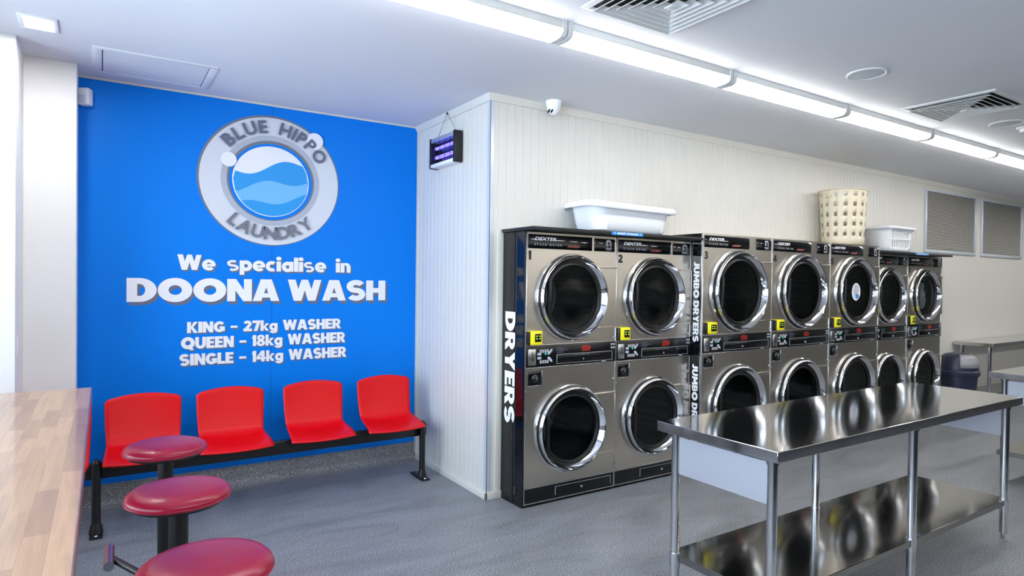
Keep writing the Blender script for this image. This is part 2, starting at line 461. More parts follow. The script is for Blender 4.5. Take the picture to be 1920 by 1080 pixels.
# ------------------------------------------------------------------ calibrated places
CZ = 2.761                # ceiling
YB = 4.854                # blue wall
YC = 3.683                # clad wall above the dryers
XC = 2.2                  # clad return wall
XP = -0.135               # pillar side
XL = -1.2; XR = 13.0; YF = -3.2

# ------------------------------------------------------------------ the setting
struct('floor', MB().box(XL-.15, XR+.15, YF-.15, YB+.3, -0.1, 0), 'floor')
struct('ceiling', MB().box(XL-.15, XR+.15, YF-.15, YB+.3, CZ, CZ+.12), 'ceiling')
struct('wall_back', MB().box(XP, XC, YB, YB+.15, 0, CZ), 'blue')
sm = struct('trim_1', MB().box(1.0405, 1.0425, YB-.0012, YB, .15, CZ-.02), 'seam')
struct('trim_2', MB().box(XP, XC, YB-.008, YB, CZ-.012, CZ), 'creamtrim')
# pillar beside the blue wall (two steps) and glazed left wall
struct('wall_left_pier', MB().box(-.39, XP, 4.6, YB+.15, 0, CZ, .004), 'white')
struct('wall_left_return', MB().box(XL, -.39, 4.245, YB+.15, 0, CZ, .004), 'white')
wl = MB()
wl.box(XL-.12, XL, YF, 4.245, 0, .55); wl.box(XL-.12, XL, YF, 4.245, 2.6, CZ)
for a, b in ((YF, -2.6), (4.0, 4.245)): wl.box(XL-.12, XL, a, b, .55, 2.6)
struct('wall_left', wl, 'white')
wf = MB()
for y in (-2.6, -.98, .66, 2.3, 3.96): wf.box(XL-.1, XL-.03, y, y+.05, .55, 2.6)
wf.box(XL-.1, XL-.03, -2.6, 4.0, .55, .6); wf.box(XL-.1, XL-.03, -2.6, 4.0, 2.55, 2.6)
w1 = struct('window_1', wf, 'alu')
pn = build('window_pane', MB().box(XL-.07, XL-.064, -2.55, 3.96, .6, 2.55), 'pane', w1)
struct('wall_front', MB().box(XL, XR, YF-.12, YF, 0, CZ), 'block')
struct('washer_stand_in', MB().box(-.2, XR, YF, -.45, 0, 1.2, .01), 'stand_in')  # dark block standing in for unseen washers, added to darken reflections
struct('wall_right', MB().box(XR, XR+.12, YF, YC+.15, 0, CZ), 'endwall')

def grooved(x0, x1, pitch, f3, z0, z1, g=.006, d=.004):
    """vertical V-groove boarding from x0 to x1: f3(u, depth, z)."""
    mb = MB(); pts = [(x0, 0)]
    x = x0 + pitch
    while x < x1 - pitch*.4:
        pts += [(x-g/2, 0), (x, d), (x+g/2, 0)]; x += pitch
    pts += [(x1, 0), (x1, .1), (x0, .1)]
    n = len(pts)
    vs = [f3(u, w, z0) for u, w in pts] + [f3(u, w, z1) for u, w in pts]
    fs = [(i, (i+1) % n, n+(i+1) % n, n+i) for i in range(n)]
    fs += [tuple(range(n))[::-1], tuple(range(n, 2*n))]
    return mb.add(vs, fs)
DT = 1.835               # height of the recess the dryers stand in
struct('wall_back_right', grooved(XC+.001, 8.22, .0665, lambda u, d, z: (u, YC+d, z), DT, CZ), 'cream', smooth=20)
struct('wall_back_jamb', grooved(XC+.001, 2.335, .0665, lambda u, d, z: (u, YC+d, z), 0, DT), 'cream', smooth=20)
struct('wall_back_far', MB().box(8.13, XR, YC, YC+.1, 0, DT).box(8.22, XR, YC, YC+.1, DT, CZ), 'creamtrim')
struct('wall_nook', grooved(YC+.02, YB, .0665, lambda u, d, z: (XC+d*.9, u, z), 0, CZ), 'cream', smooth=20)
# recess the dryers are built into
struct('wall_recess', MB().box(2.335, 8.2, 4.32, 4.4, 0, DT).box(2.335, 8.2, YC+.1, 4.4, DT, DT+.05), 'black_matte')
# mouldings, baseboards and the corner angle
cor = [(0, 0), (-.03, 0), (-.026, -.014), (-.014, -.034), (-.012, -.046), (0, -.046)]
mo = MB(); n = len(cor)
path = [((XC, YB, CZ), (-1, 0)), ((XC, YC, CZ), (-1, -1)), ((8.1, YC, CZ), (0, -1)), ((XR, YC, CZ), (0, -1))]
vs = [(p[0]-a*d[0]*-1*0 + (-a)*d[0], p[1]+(-a)*d[1], p[2]+b) for p, d in path for a, b in cor]
mo.add(vs, [(k*n+i, k*n+(i+1) % n, (k+1)*n+(i+1) % n, (k+1)*n+i) for k in range(3) for i in range(n)])
struct('trim_3', mo, 'creamtrim')
bb = MB()
bb.box(XC-.016, XC, YC-.016, YB-.03, 0, .05, .003); bb.box(XC-.016, 2.318, YC-.016, YC, 0, .05, .003)
struct('baseboard_nook', bb, 'creamtrim')
struct('baseboard_back_right', MB().box(8.2, XR, YC-.014, YC, 0, .12, .003), 'creamtrim')
an = MB()
an.box(XC-.003, XC, YC-.003, YC+.035, .05, CZ-.046); an.box(XC-.003, XC+.028, YC-.003, YC, .05, CZ-.046)
struct('trim_4', an, 'alu')
struct('trim_5', MB().box(2.262, 2.318, YC-.008, YC, .05, 1.84, .002), 'creamtrim')
struct('trim_6', MB().box(XC-.012, XC, YB-.04, YB, .05, CZ-.046, .002), 'creamtrim')
# coved vinyl skirting under the mural and round the pillar
def cove(a, b, inward):
    a = Vector(a); b = Vector(b); q = Vector(inward)
    prof = [(0, .1425), (.006, .1425), (.006, .055)]
    prof += [(.006+.05*(1-math.cos(t)), .055-.05*math.sin(t)) for t in [PI/2*k/8 for k in range(1, 9)]]
    prof += [(.075, .001), (.075, 0), (0, 0)]
    mb = MB(); n = len(prof)
    mb.add([p + q*u + Vector((0, 0, v)) for p in (a, b) for u, v in prof],
           [(i, (i+1) % n, n+(i+1) % n, n+i) for i in range(n)] + [tuple(range(n)), tuple(range(n, 2*n))[::-1]])
    return mb
struct('baseboard_back', cove((XP, YB, 0), (XC-.012, YB, 0), (0, -1, 0)), 'floor')
cv = cove((XP, 4.6, 0), (XP, YB, 0), (1, 0, 0)); c2 = cove((-.39, 4.6, 0), (XP, 4.6, 0), (0, -1, 0)); cv.add(c2.v, c2.f)
struct('baseboard_left', cv, 'floor')

# ceiling access hatch
hx0, hx1, hy0, hy1 = -.055, .585, 4.18, 4.70
h = MB()
for q in ((hx0, hx1, hy0, hy0+.03), (hx0, hx1, hy1-.03, hy1), (hx0, hx0+.045, hy0+.03, hy1-.03), (hx1-.045, hx1, hy0+.03, hy1-.03)):
    h.box(q[0], q[1], q[2], q[3], CZ-.006, CZ+.01, .0015)
ht = thing('access_hatch', 'flat white access hatch in the ceiling above the blue wall', 'hatch', (0, 0, 0))
build('hatch_frame', h, 'ceiling', ht)
build('hatch_panel', MB().box(hx0+.05, hx1-.05, hy0+.033, hy1-.033, CZ-.004, CZ+.01), 'ceiling', ht)
build('shadow_gap', MB().box(hx0+.045, hx0+.05, hy0+.04, hy1-.04, CZ-.0015, CZ).box(hx1-.05, hx1-.045, hy0+.04, hy1-.04, CZ-.0015, CZ), 'vent_dark', ht)

# square downlight over the bar
dl = thing('square_downlight', 'lit square recessed downlight in the ceiling by the white pillar', 'downlight', (-.275, 3.965, CZ))
f = MB()
for q in ((-.08, .08, -.105, -.085), (-.08, .08, .085, .105), (-.08, -.06, -.085, .085), (.06, .08, -.085, .085)): f.box(q[0], q[1], q[2], q[3], -.008, 0, .002)
build('frame', f, 'white_plastic', dl)
build('lamp', MB().box(-.058, .05, -.08, .08, -.006, -.001, .002), 'downlamp', dl)

# ------------------------------------------------------------------ fluorescent batten row
def make_batten():
    t = thing('fluorescent_batten', '', 'ceiling light', group='fluorescent battens in the long ceiling row')
    Lb = 1.238
    build('housing', MB().box(.003, Lb-.003, -.066, .066, -.042, 0, .002), 'vent_white', t)
    prof = [(-.066, -.04), (-.066, -.055), (-.055, -.07), (-.03, -.076), (.03, -.076), (.055, -.07), (.066, -.055), (.066, -.04)]
    d = MB(); k = len(prof); d.add([(x, a, b) for x in (.03, Lb-.03) for a, b in prof], [(i, (i+1) % k, k+(i+1) % k, k+i) for i in range(k)] + [tuple(range(k)), tuple(range(k, 2*k))[::-1]])
    build('diffuser', d, 'diffuser', t)
    pe = [(-.069, 0), (-.069, -.056), (-.057, -.072), (-.031, -.079), (.031, -.079), (.057, -.072), (.069, -.056), (.069, 0)]
    for x in (.004, Lb-.03):
        build('end_cap', MB().prism(pe, lambda u, v, w, x=x: (x+w, u, v), .026), 'vent_white', t)
    return t
bat_labels = ['fluorescent batten nearest the camera, cut off by the top edge of the photo',
              'fluorescent batten beside the near square air vent',
              'third fluorescent batten from the near end, past the near air vent',
              'fluorescent batten running past the round ceiling speaker',
              'fluorescent batten level with the far square air vent',
              'fluorescent batten just past the far square air vent',
              'fluorescent batten at the far end of the row, leaving the photo at right']
b0 = make_batten()
for i, lab in enumerate(bat_labels):
    o = b0 if i == 0 else copy_tree(b0)
    o.location = (.653 + 1.2415*i, 2.513, CZ); o['label'] = lab

# air vents
def make_vent():
    t = thing('air_vent', '', 'air vent', group='square ceiling air vents')
    f = MB(); a = .285; b = .252
    pr = [(a, 0), (a, -.006), (b+.01, -.012), (b, -.008), (b, 0)]
    for k in range(4):
        c, s = math.cos(k*PI/2), math.sin(k*PI/2)
        R = lambda x, y: (c*x-s*y, s*x+c*y)
        vs = []
        for sg in (-1, 1):
            for r, z in pr: vs.append((*R(r, sg*r), z))
        n = len(pr); f.add(vs, [(i, i+1, n+i+1, n+i) for i in range(n-1)])
    build('frame', f, 'vent_white', t, smooth=15)
    build('backing', MB().box(-.25, .25, -.25, .25, -.003, -.001), 'vent_dark', t)
    for q in range(6):
        g = MB(); r1 = .248-.038*q; r0 = r1-.033
        for k in range(4):
            c, s = math.cos(k*PI/2), math.sin(k*PI/2)
            R = lambda x, y: (c*x-s*y, s*x+c*y)
            vs = [(*R(r0, -r0), -.004), (*R(r0, r0), -.004), (*R(r1, r1), -.024-.001*q), (*R(r1, -r1), -.024-.001*q),
                  (*R(r0-.002, -r0+.002), -.004), (*R(r0-.002, r0-.002), -.004), (*R(r1-.002, r1-.002), -.026-.001*q), (*R(r1-.002, -r1+.002), -.026-.001*q)]
            g.add(vs, [(0, 1, 2, 3), (7, 6, 5, 4), (3, 2, 6, 7)])
            zl = -.0262-.001*q
            g.add([(*R(r1-.005, -r1+.005), zl), (*R(r1-.005, r1-.005), zl), (*R(r1+.001, r1+.001), zl), (*R(r1+.001, -r1-.001), zl)], [(0, 1, 2, 3)])
        build('vane', g, 'vent_white', t, smooth=15)
    build('centre_plate', MB().box(-.022, .022, -.022, .022, -.04, -.034, .002), 'vent_white', t)
    return t
v0 = make_vent(); v0.location = (2.122, 1.995, CZ); v0['label'] = 'square white air vent cut off by the top edge of the photo'
v1 = copy_tree(v0); v1.location = (5.06, 2.005, CZ); v1['label'] = 'square white air vent between the two round ceiling speakers'

def make_speaker():
    t = thing('ceiling_speaker', '', 'speaker', group='round ceiling speakers')
    build('rim', MB().lathe([(.112, 0), (.112, -.005), (.104, -.009), (.095, -.006), (.095, 0)], n=40), 'vent_white', t)
    build('grille', MB().lathe([(.0001, -.009), (.05, -.008), (.095, -.004)], n=40), 'mesh_grey', t, fix=False)
    return t
s0 = make_speaker(); s0.location = (3.825, 2.03, CZ); s0['label'] = 'round white ceiling speaker nearer the camera, before the far air vent'
s1 = copy_tree(s0); s1.location = (5.85, 2.03, CZ); s1['label'] = 'round white ceiling speaker beyond the far air vent'
tag(build('smoke_detector', MB().lathe([(.0001, -.04), (.03, -.04), (.034, -.034), (.036, -.012), (.055, -.008), (.058, 0)], (6.12, 2.0, CZ), n=28), 'vent_white'),
    'small white ceiling detector at the right edge beyond the far speaker', 'detector')

# turret camera on the ceiling
t = thing('dome_camera', 'white turret security camera under the ceiling above dryer 1', 'security camera', (2.655, 3.585, CZ))
build('mount', MB().lathe([(.0001, 0), (.057, 0), (.057, -.007), (.054, -.012), (.052, -.012)], n=36), 'white_plastic', t)
build('housing', MB().lathe([(.053, -.01), (.052, -.03), (.046, -.055), (.034, -.078), (.018, -.092), (.0001, -.096)], n=36), 'white_plastic', t)
dirv = Vector((-.45, -.75, -.5)).normalized()
for q, (du, dw) in enumerate(((-.011, 0), (.011, 0))):
    u = dirv.cross(Vector((0, 0, 1))).normalized(); w = u.cross(dirv)
    c = Vector((0, 0, -.043)) + dirv*.046 + u*(du+.026) - w*.012
    build('lens_window', MB().box(-.006, .006, -.003, .003, -.014, .014, .0025), 'lens_dark', t).matrix_local = Matrix.Translation(c) @ dirv.to_track_quat('-Y', 'Z').to_matrix().to_4x4() @ Matrix.Rotation(.5, 4, 'Y')

# louvred grilles high on the far wall
for i, (x0, x1, lab) in enumerate(((8.285, 9.66, 'louvred wall grille just right of dryer 7, nearer of two'), (9.845, 11.185, 'louvred wall grille at the far right, beyond the other grille'))):
    g = thing('louvre_grille', lab, 'grille', (x0, YC, 1.9), group='louvred grilles high on the wall')
    w = x1-x0; hh = .765
    fr = MB()
    fr.box(0, w, -.022, 0, 0, .032, .003); fr.box(0, w, -.022, 0, hh-.026, hh, .003); fr.box(0, .03, -.022, 0, .032, hh-.026, .003); fr.box(w-.03, w, -.022, 0, .032, hh-.026, .003)
    build('frame', fr, 'alu', g)
    build('backing', MB().box(.03, w-.03, -.003, -.001, .03, hh-.026), 'vent_dark', g)
    sl = MB(); N = 34
    for k in range(N):
        z = .034 + (hh-.062)*k/N
        sl.add([(.03, -.017, z), (w-.03, -.017, z), (w-.03, -.004, z+.017), (.03, -.004, z+.017), (.03, -.015, z-.0012), (w-.03, -.015, z-.0012), (w-.03, -.003, z+.0145), (.03, -.003, z+.0145)],
               [(0, 1, 2, 3), (7, 6, 5, 4), (0, 4, 5, 1), (2, 6, 7, 3)])
    build('slats', sl, 'louvre', g, smooth=0)['kind'] = 'stuff'

# motion sensor, light switch
t = thing('motion_sensor', 'small white motion sensor in the top left corner of the blue wall', 'sensor', (-.098, 4.81, 2.565), rz=-.5)
build('sensor_body', MB().box(-.034, .034, -.028, .03, 0, .108, .012, 3), 'white_plastic', t)
build('lens', MB().box(-.024, .024, -.034, -.02, .012, .062, .008, 3), 'logo_light', t)
tag(build('light_switch', MB().box(-.39, -.382, 4.29, 4.335, 1.06, 1.16, .003), 'white_plastic'), 'small white switch plate on the white pillar above the bar', 'switch')

# ------------------------------------------------------------------ mural graphics (printed vinyl on the blue wall)
def wallp(x, z, k=1): return (x, YB - .0012*k, z)
def disc(mb, cx, cz, r, k, r0=0.0, n=72, ez=1.0):
    if r0 <= 0:
        return mb.add([wallp(cx+r*math.cos(2*PI*i/n), cz+r*ez*math.sin(2*PI*i/n), k) for i in range(n)], [tuple(range(n))])
    vs = [];
    for i in range(n):
        c, s = math.cos(2*PI*i/n), math.sin(2*PI*i/n)
        vs += [wallp(cx+r0*c, cz+r0*ez*s, k), wallp(cx+r*c, cz+r*ez*s, k)]
    return mb.add(vs, [(2*i, 2*i+1, (2*i+3) % (2*n), (2*i+2) % (2*n)) for i in range(n)])
LX, LZ, EZ = 1.036, 2.205, .955
lg = thing('emblem_sign', 'round grey washing machine door emblem printed on the blue wall', 'emblem', (0, 0, 0))
build('rim', disc(MB(), LX, LZ, .497, 1, .40, ez=EZ), 'logo_dark', lg, smooth=0)
build('ring', disc(MB(), LX+.003, LZ-.004, .486, 2, .33, ez=EZ), 'logo_light', lg, smooth=0)
build('bevel_ring', disc(MB(), LX, LZ, .345, 3, .27, ez=EZ), 'logo_mid', lg, smooth=0)
build('inner_rim', disc(MB(), LX, LZ, .305, 4, .27, ez=EZ), 'logo_dark', lg, smooth=0)
build('inner_edge', disc(MB(), LX, LZ-.008, .290, 5, .25, ez=EZ), 'blue', lg, smooth=0)
build('porthole', disc(MB(), LX-.002, LZ-.006, .268, 6, ez=EZ), 'print_white', lg, smooth=0)
def wave(top, amp, ph, k, lo=-2):
    R = .262; pts = []
    for i in range(41):
        x = -R + 2*R*i/40
        yb = -math.sqrt(max(R*R-x*x, 0)); yt = math.sqrt(max(R*R-x*x, 0))
        y = top + amp*math.sin(x*14+ph) + .05*x/R
        pts.append((x, min(max(y, yb), yt), yb))
    mb = MB(); vs = []
    for x, a, b in pts: vs += [wallp(LX-.002+x, LZ-.006+b*EZ, k), wallp(LX-.002+x, LZ-.006+a*EZ, k)]
    return mb.add(vs, [(2*i, 2*i+2, 2*i+3, 2*i+1) for i in range(40)])
build('water', wave(.11, .035, .4, 7), 'logo_cyan', lg, smooth=0)
build('water', wave(-.02, .03, 2.2, 8), 'logo_pale', lg, smooth=0)
build('water', wave(-.15, .028, 4.0, 9), 'logo_cyan', lg, smooth=0)
for bx, bz, br in ((.742, 2.33, .052), (1.343, 2.532, .062)):
    build('bubble', disc(MB(), bx, bz, br, 12, n=40), 'print_white', lg, smooth=0)
def arc_text(s, r, a0, a1, hgt, top, k):
    mb = MB(); ch = [c for c in s]
    adv = []
    for c in ch:
        if c == ' ': adv.append(.45*hgt); continue
        vs, fs = glyphs(c, .034); x = [q[0] for q in vs]; y = [q[1] for q in vs]
        adv.append((max(x)-min(x))*hgt/.73 + .14*hgt)
    tot = sum(adv); pos = 0
    for c, ad in zip(ch, adv):
        m = (pos+ad/2)/tot; pos += ad
        if c == ' ': continue
        a = a0+(a1-a0)*m
        vs, fs = glyphs(c, .034); fv = fit(vs, None, hgt); wd = max(q[0] for q in fv)
        mb_v = []
        for u, v in fv:
            u -= wd/2; v -= hgt/2
            if top: d = (math.cos(a), math.sin(a)); tx = (math.sin(a), -math.cos(a)); 
            else: d = (-math.cos(a), -math.sin(a)); tx = (-math.sin(a), math.cos(a))
            mb_v.append(wallp(LX+r*math.cos(a)+tx[0]*u+d[0]*v, LZ+EZ*(r*math.sin(a)+tx[1]*u+d[1]*v), k))
        mb.add(mb_v, fs)
    return mb
R_ = math.radians
build('lettering', arc_text('BLUE', .408, R_(143), R_(94), .098, True, 14), 'print_grey', lg, smooth=0)
build('lettering', arc_text('HIPPO', .408, R_(84), R_(25), .098, True, 14), 'print_grey', lg, smooth=0)
build('lettering', arc_text('LAUNDRY', .402, R_(-134), R_(-46), .098, False, 14), 'logo_dark', lg, smooth=0)

FAT = .035
def slogan(s, x0, x1, z0, z1, lab, dx=.010, dz=.012, word=.42):
    t = thing('wall_slogan', lab, 'lettering', (0, 0, 0), group='white slogan lines on the blue wall')
    f = lambda u, v, k, ox, oz: wallp(x0+u+ox, z0+v+oz, k)
    fat_build('drop_shade', s, lambda u, v: f(u, v, 1, dx, -dz), x1-x0, z1-z0, 'print_grey', t, .03, word)
    fat_build('letters', s, lambda u, v: f(u, v, 2, 0, 0), x1-x0, z1-z0, 'print_white', t, .03, word)
slogan('We specialise in', .425, 1.632, 1.515, 1.652, "white lettering 'We specialise in' under the round emblem", .010, .011, .62)
slogan('DOONA WASH', .130, 1.922, 1.322, 1.487, "largest white lettering 'DOONA WASH' on the blue wall", .016, .022, .30)
slogan('KING – 27kg WASHER', .487, 1.560, 1.088, 1.186, "white lettering 'KING – 27kg WASHER', top of the three washer lines", .008, .010, .46)
slogan('QUEEN – 18kg WASHER', .450, 1.596, .978, 1.080, "white lettering 'QUEEN – 18kg WASHER', middle of the three washer lines", .008, .010, .46)
slogan('SINGLE – 14kg WASHER', .441, 1.606, .863, .965, "white lettering 'SINGLE – 14kg WASHER', bottom of the three washer lines", .008, .010, .46)

# ------------------------------------------------------------------ dryers
def front(x, z, y): return (x, y, z)
def make_dryer(W, H, jumbo):
    t = thing('stack_dryer', '', 'dryer', group='stacked tumble dryers along the wall')
    P = lambda name, mb, m, par=None, **k: build(name, mb, m, par or t, **k)
    if jumbo:
        hl = (.02, .567, 1.778, 1.871); hr = (.661, .855, 1.778, 1.871); Rd = .335; cx = .437; cu = 1.432; cl = .505
        hg = (.71, .868, 1.183, 1.678); ct = (.008, .868, .948, 1.086); rd = (.034, .150, 1.094, 1.193); sq = (.03, .145, .83, .926); split = .94
        num = (.02, 1.685)
    else:
        hl = (.016, .558, 1.712, 1.806); hr = (.579, .768, 1.712, 1.803); Rd = .298; cx = .383; cu = 1.388; cl = .490
        hg = (.616, .787, 1.163, 1.598); ct = (.006, .788, .925, 1.067); rd = (.017, .120, 1.07, 1.17); sq = (.028, .141, .798, .90); split = .917
        num = (.017, 1.637)
    D = .66; hole = Rd*.80
    # cabinet: sides, top, back and two pressed front plates
    b = MB()
    for z0, z1, cz in ((.125, split, cl), (split, H, cu)):
        b.plate_hole(.004, W-.004, z0, z1, cx, cz, hole, 0)
        n = 64
        b.lathe([(hole, 0), (hole*.985, .03)], (cx, 0, cz), 'y', 64)
    b.add([(0,.004,0),(W,.004,0),(W,D,0),(0,D,0),(0,.004,H),(W,.004,H),(W,D,H),(0,D,H),(.004,0,.125),(W-.004,0,.125),(W-.004,0,H),(.004,0,H)],
          [(1,2,6,5),(2,3,7,6),(3,0,4,7),(4,5,6,7),(0,3,2,1),(8,0,4,11),(9,10,5,1),(11,4,5,10)])
    P('cabinet', b, 'stainless', fix=False, smooth=25)
    # bright edge trims
    e = MB().box(0, .007, -.006, .004, .02, H, .001).box(W-.005, W, -.004, .004, .02, H, .001).box(0, W, -.006, .004, .018, .026, .001).box(.007, W-.005, -.004, .004, .121, .128, .001)
    e.box(.007, W-.005, -.004, .004, ct[2]-.008, ct[2]-.001, .001).box(.007, W-.005, -.006, .004, ct[3]+.001, ct[3]+.007, .001)
    P('edge_trim', e, 'trim_metal')
    # header panels with lettering
    p1 = P('header_panel', MB().box(hl[0], hl[1], -.006, .004, hl[2], hl[3], .002), 'black_gloss')
    p2 = P('header_panel', MB().box(hr[0], hr[1], -.006, .004, hr[2], hr[3], .002), 'black_gloss')
    w = hl[1]-hl[0]; zz = hl[2]; hh = hl[3]-hl[2]
    F = lambda ox, oz, y=-.0068: (lambda u, v: (ox+u, y, oz+v))
    P('brand_lettering', lettering(MB(), 'DEXTER', F(hl[0]+.085*w, zz+.58*hh), .33*w, .24*hh, .028, .32, 1.0), 'print_white', p1, smooth=0)
    P('model_lettering', lettering(MB(), 'STACK DRYER', F(hl[0]+.085*w, zz+.22*hh), .42*w, .155*hh, .018, 0, 1.5), 'print_soft', p1, smooth=0)
    P('model_lettering', lettering(MB(), 'EXPRESS', F(hl[0]+.60*w, zz+.20*hh), .20*w, .13*hh, .01, .5, 1.0).box(hl[0]+.585*w, hl[0]+.75*w, -.0067, -.006, zz+.17*hh, zz+.185*hh), 'print_pink', p1, smooth=0)
    ex, ez = hr[0]+.56*(hr[1]-hr[0]), hr[2]+.36*hh; k = .048
    em = MB()
    em.add([F(ex, ez)(a*k, c*k) for a, c in ((0,.1),(0,.95),(.2,1),(.75,1),(.95,.85),(1,.5),(1,0),(.78,0),(.8,.45),(.68,.7),(.45,.75),(.3,.6),(.28,.3),(.42,.42),(.5,.3),(.25,.05))],
           [(0,1,2,11,12,15),(2,3,10,11),(3,4,9,10),(4,5,8,9),(5,6,7,8),(12,13,14,15)])
    em.box(ex-.006, ex+k+.006, -.0068, -.006, ez-.013, ez-.007).box(ex, ex+k, -.0068, -.006, ez-.023, ez-.018)
    P('emblem', em, 'print_soft', p2, smooth=0)
    # doors, drums
    for cz in (cu, cl):
        d = P('door', MB().lathe([(Rd, .0), (Rd, -.012), (Rd*.985, -.016), (Rd*.965, -.016)], (cx, 0, cz), 'y', 72), 'chrome')
        P('seal', MB().lathe([(Rd*.968, -.012), (Rd*.968, -.036)], (cx, 0, cz), 'y', 72), 'rubber', d)
        pr = [(Rd*.962, -.03), (Rd*.962, -.048), (Rd*.952, -.056), (Rd*.935, -.060), (Rd*.918, -.058), (Rd*.905, -.05), (Rd*.88, -.036), (Rd*.835, -.02)]
        P('door_ring', MB().lathe(pr, (cx, 0, cz), 'y', 72), 'chrome', d)
        P('gasket', MB().lathe([(Rd*.842, -.024), (Rd*.80, -.02), (Rd*.775, -.028), (Rd*.75, -.03), (Rd*.735, -.022), (Rd*.73, -.008)], (cx, 0, cz), 'y', 72), 'rubber', d)
        P('door_glass', MB().lathe([(.0001, -.009), (Rd*.3, -.0095), (Rd*.55, -.011), (Rd*.735, -.014)], (cx, 0, cz), 'y', 64), 'glass', d, fix=False, facing=(0, -1, 0))
        hx = cx-.73*Rd
        hd = MB().box(hx-.010, hx+.014, -.052, -.014, cz-.36*Rd, cz+.36*Rd, .006)
        P('door_handle', hd, 'black_metal', d)
        P('drum', MB().lathe([(hole*.97, .035), (hole*1.08, .06), (hole*1.08, .52), (hole*.6, .55), (hole*.58, .54), (.0001, .54)], (cx, 0, cz), 'y', 64), 'drum')
    for cz in (cu, cl):
        z0, z1 = cz-(hg[3]-hg[2])/2, cz+(hg[3]-hg[2])/2
        hp = MB()
        pts = [(cx+Rd*.93*math.cos(a), cz+Rd*.93*math.sin(a)) for a in [math.asin((z1-cz)/Rd*.98)*(1-2*i/10) for i in range(11)]]
        poly = [(hg[0]-.02 if False else pts[0][0], z1)] + pts[1:-1] + [(pts[-1][0], z0), (hg[1], z0), (hg[1], z1)]
        hp.prism([(a, c) for a, c in poly], lambda u, v, w: (u, -w, v), .012)
        P('hinge_panel', hp, 'stainless', smooth=25)
        P('hinge_trim', MB().box(pts[0][0], hg[1], -.016, -.010, z1-.012, z1, .002).box(hg[1]-.006, hg[1], -.016, -.01, z0, z1, .002).box(pts[-1][0], hg[1], -.016, -.01, z0, z0+.008, .002), 'stainless')
    # control panel
    c = P('control_panel', MB().box(ct[0], ct[1], -.005, .004, ct[2], ct[3], .001), 'black_panel')
    h0 = ct[2]; hc = ct[3]-ct[2]; x0 = ct[0]
    P('coin_slot', MB().box(x0+.016, x0+.078, -.011, -.004, h0+.10*hc, h0+.86*hc, .003), 'trim_metal', c)
    P('slot_opening', MB().box(x0+.044, x0+.049, -.0125, -.010, h0+.55*hc, h0+.72*hc).box(x0+.05, x0+.058, -.0125, -.010, h0+.30*hc, h0+.46*hc), 'ink', c)
    for zb in (.16, .66):
        kp = MB()
        for q in range(4): kp.box(x0+.112+q*.019, x0+.126+q*.019, -.0065, -.0045, h0+(zb)*hc, h0+(zb+.15)*hc, .0008)
        P('keypad', kp, 'print_soft', c)
    for z0, up in ((.545, 1), (.36, -1)):
        kb = MB()
        P('display_window', MB().box(x0+.092, x0+.124, -.0066, -.0045, h0+z0*hc, h0+(z0+.12)*hc, .001), 'logo_mid', c)
        a = h0+(z0+.02)*hc
        kb.prism([(x0+.176, a), (x0+.19, a), (x0+.214, a+up*.024), (x0+.214, a+up*.036), (x0+.203, a+up*.036), (x0+.176, a+.010)] if up > 0 else
                 [(x0+.176, a+.010), (x0+.19, a+.012), (x0+.214, a-.012), (x0+.214, a-.026), (x0+.203, a-.024), (x0+.176, a-.002)], lambda u, v, w: (u, -.0046-w, v), .002)
        P('display_frame', kb, 'logo_mid', c)
    P('indicator', MB().box(x0+.155, x0+.162, -.0066, -.0045, h0+.56*hc, h0+.65*hc), 'led', c)
    dw = P('coin_drawer', MB().box(x0+.252, ct[1]-.036, -.009, -.004, h0+.11*hc, h0+.54*hc, .002), 'black_panel', c)
    fr = MB(); a0, a1, z0, z1 = x0+.250, ct[1]-.034, h0+.10*hc, h0+.55*hc
    fr.box(a0, a1, -.0098, -.0085, z0, z0+.0018).box(a0, a1, -.0098, -.0085, z1-.0022, z1).box(a0, a0+.003, -.0098, -.0085, z0, z1).box(a1-.002, a1, -.0098, -.0085, z0, z1)
    P('drawer_edge', fr, 'print_soft', c)
    P('drawer_lock', MB().lathe([(.0001, -.016), (.008, -.016), (.0095, -.013), (.0095, -.008)], (x0+.485, 0, h0+.25*hc), 'y', 16), 'chrome', c)
    P('small_print', MB().box(x0+.395, x0+.54, -.0098, -.0085, h0+.455*hc, h0+.475*hc), 'print_grey', c)
    sp = MB()
    for q in range(5): sp.box(x0+.252, x0+.252+(.045, .07, .095, .06, .055)[q], -.0058, -.0045, h0+(.86-.06*q)*hc, h0+(.88-.06*q)*hc)
    P('small_print', sp, 'print_grey', c)
    wr = MB()
    for q in range(4): wr.box(x0+(.478, .465, .472, .467)[q], x0+(.535, .552, .550, .545)[q], -.0058, -.0045, h0+(.86-.075*q)*hc, h0+(.90-.075*q)*hc)
    P('warning_print', wr, 'print_red', c)
    mk = MB()
    for q in range(2):
        for r in range(2): mk.box(ct[1]-.045+r*.022, ct[1]-.03+r*.022, -.0058, -.0045, h0+(.66+.17*q)*hc, h0+(.76+.17*q)*hc)
    mk.box(ct[1]-.13, ct[1]-.09, -.0058, -.0045, h0+.03*hc, h0+.08*hc)
    P('corner_print', mk, 'print_soft', c)
    # yellow card reader
    r = P('card_reader', MB().box(rd[0]+.006, rd[1]-.004, -.036, -.006, rd[2]+.006, rd[3]-.002, .005), 'yellow')
    P('reader_mount', MB().box(rd[0]-.006, rd[0]+.05, -.03, .002, rd[2]+.004, rd[3]-.006, .004), 'black_metal', r)
    P('reader_screen', MB().box(rd[0]+.038, rd[1]-.014, -.038, -.034, rd[2]+.026, rd[3]-.020, .001), 'black_gloss', r)
    lt = MB()
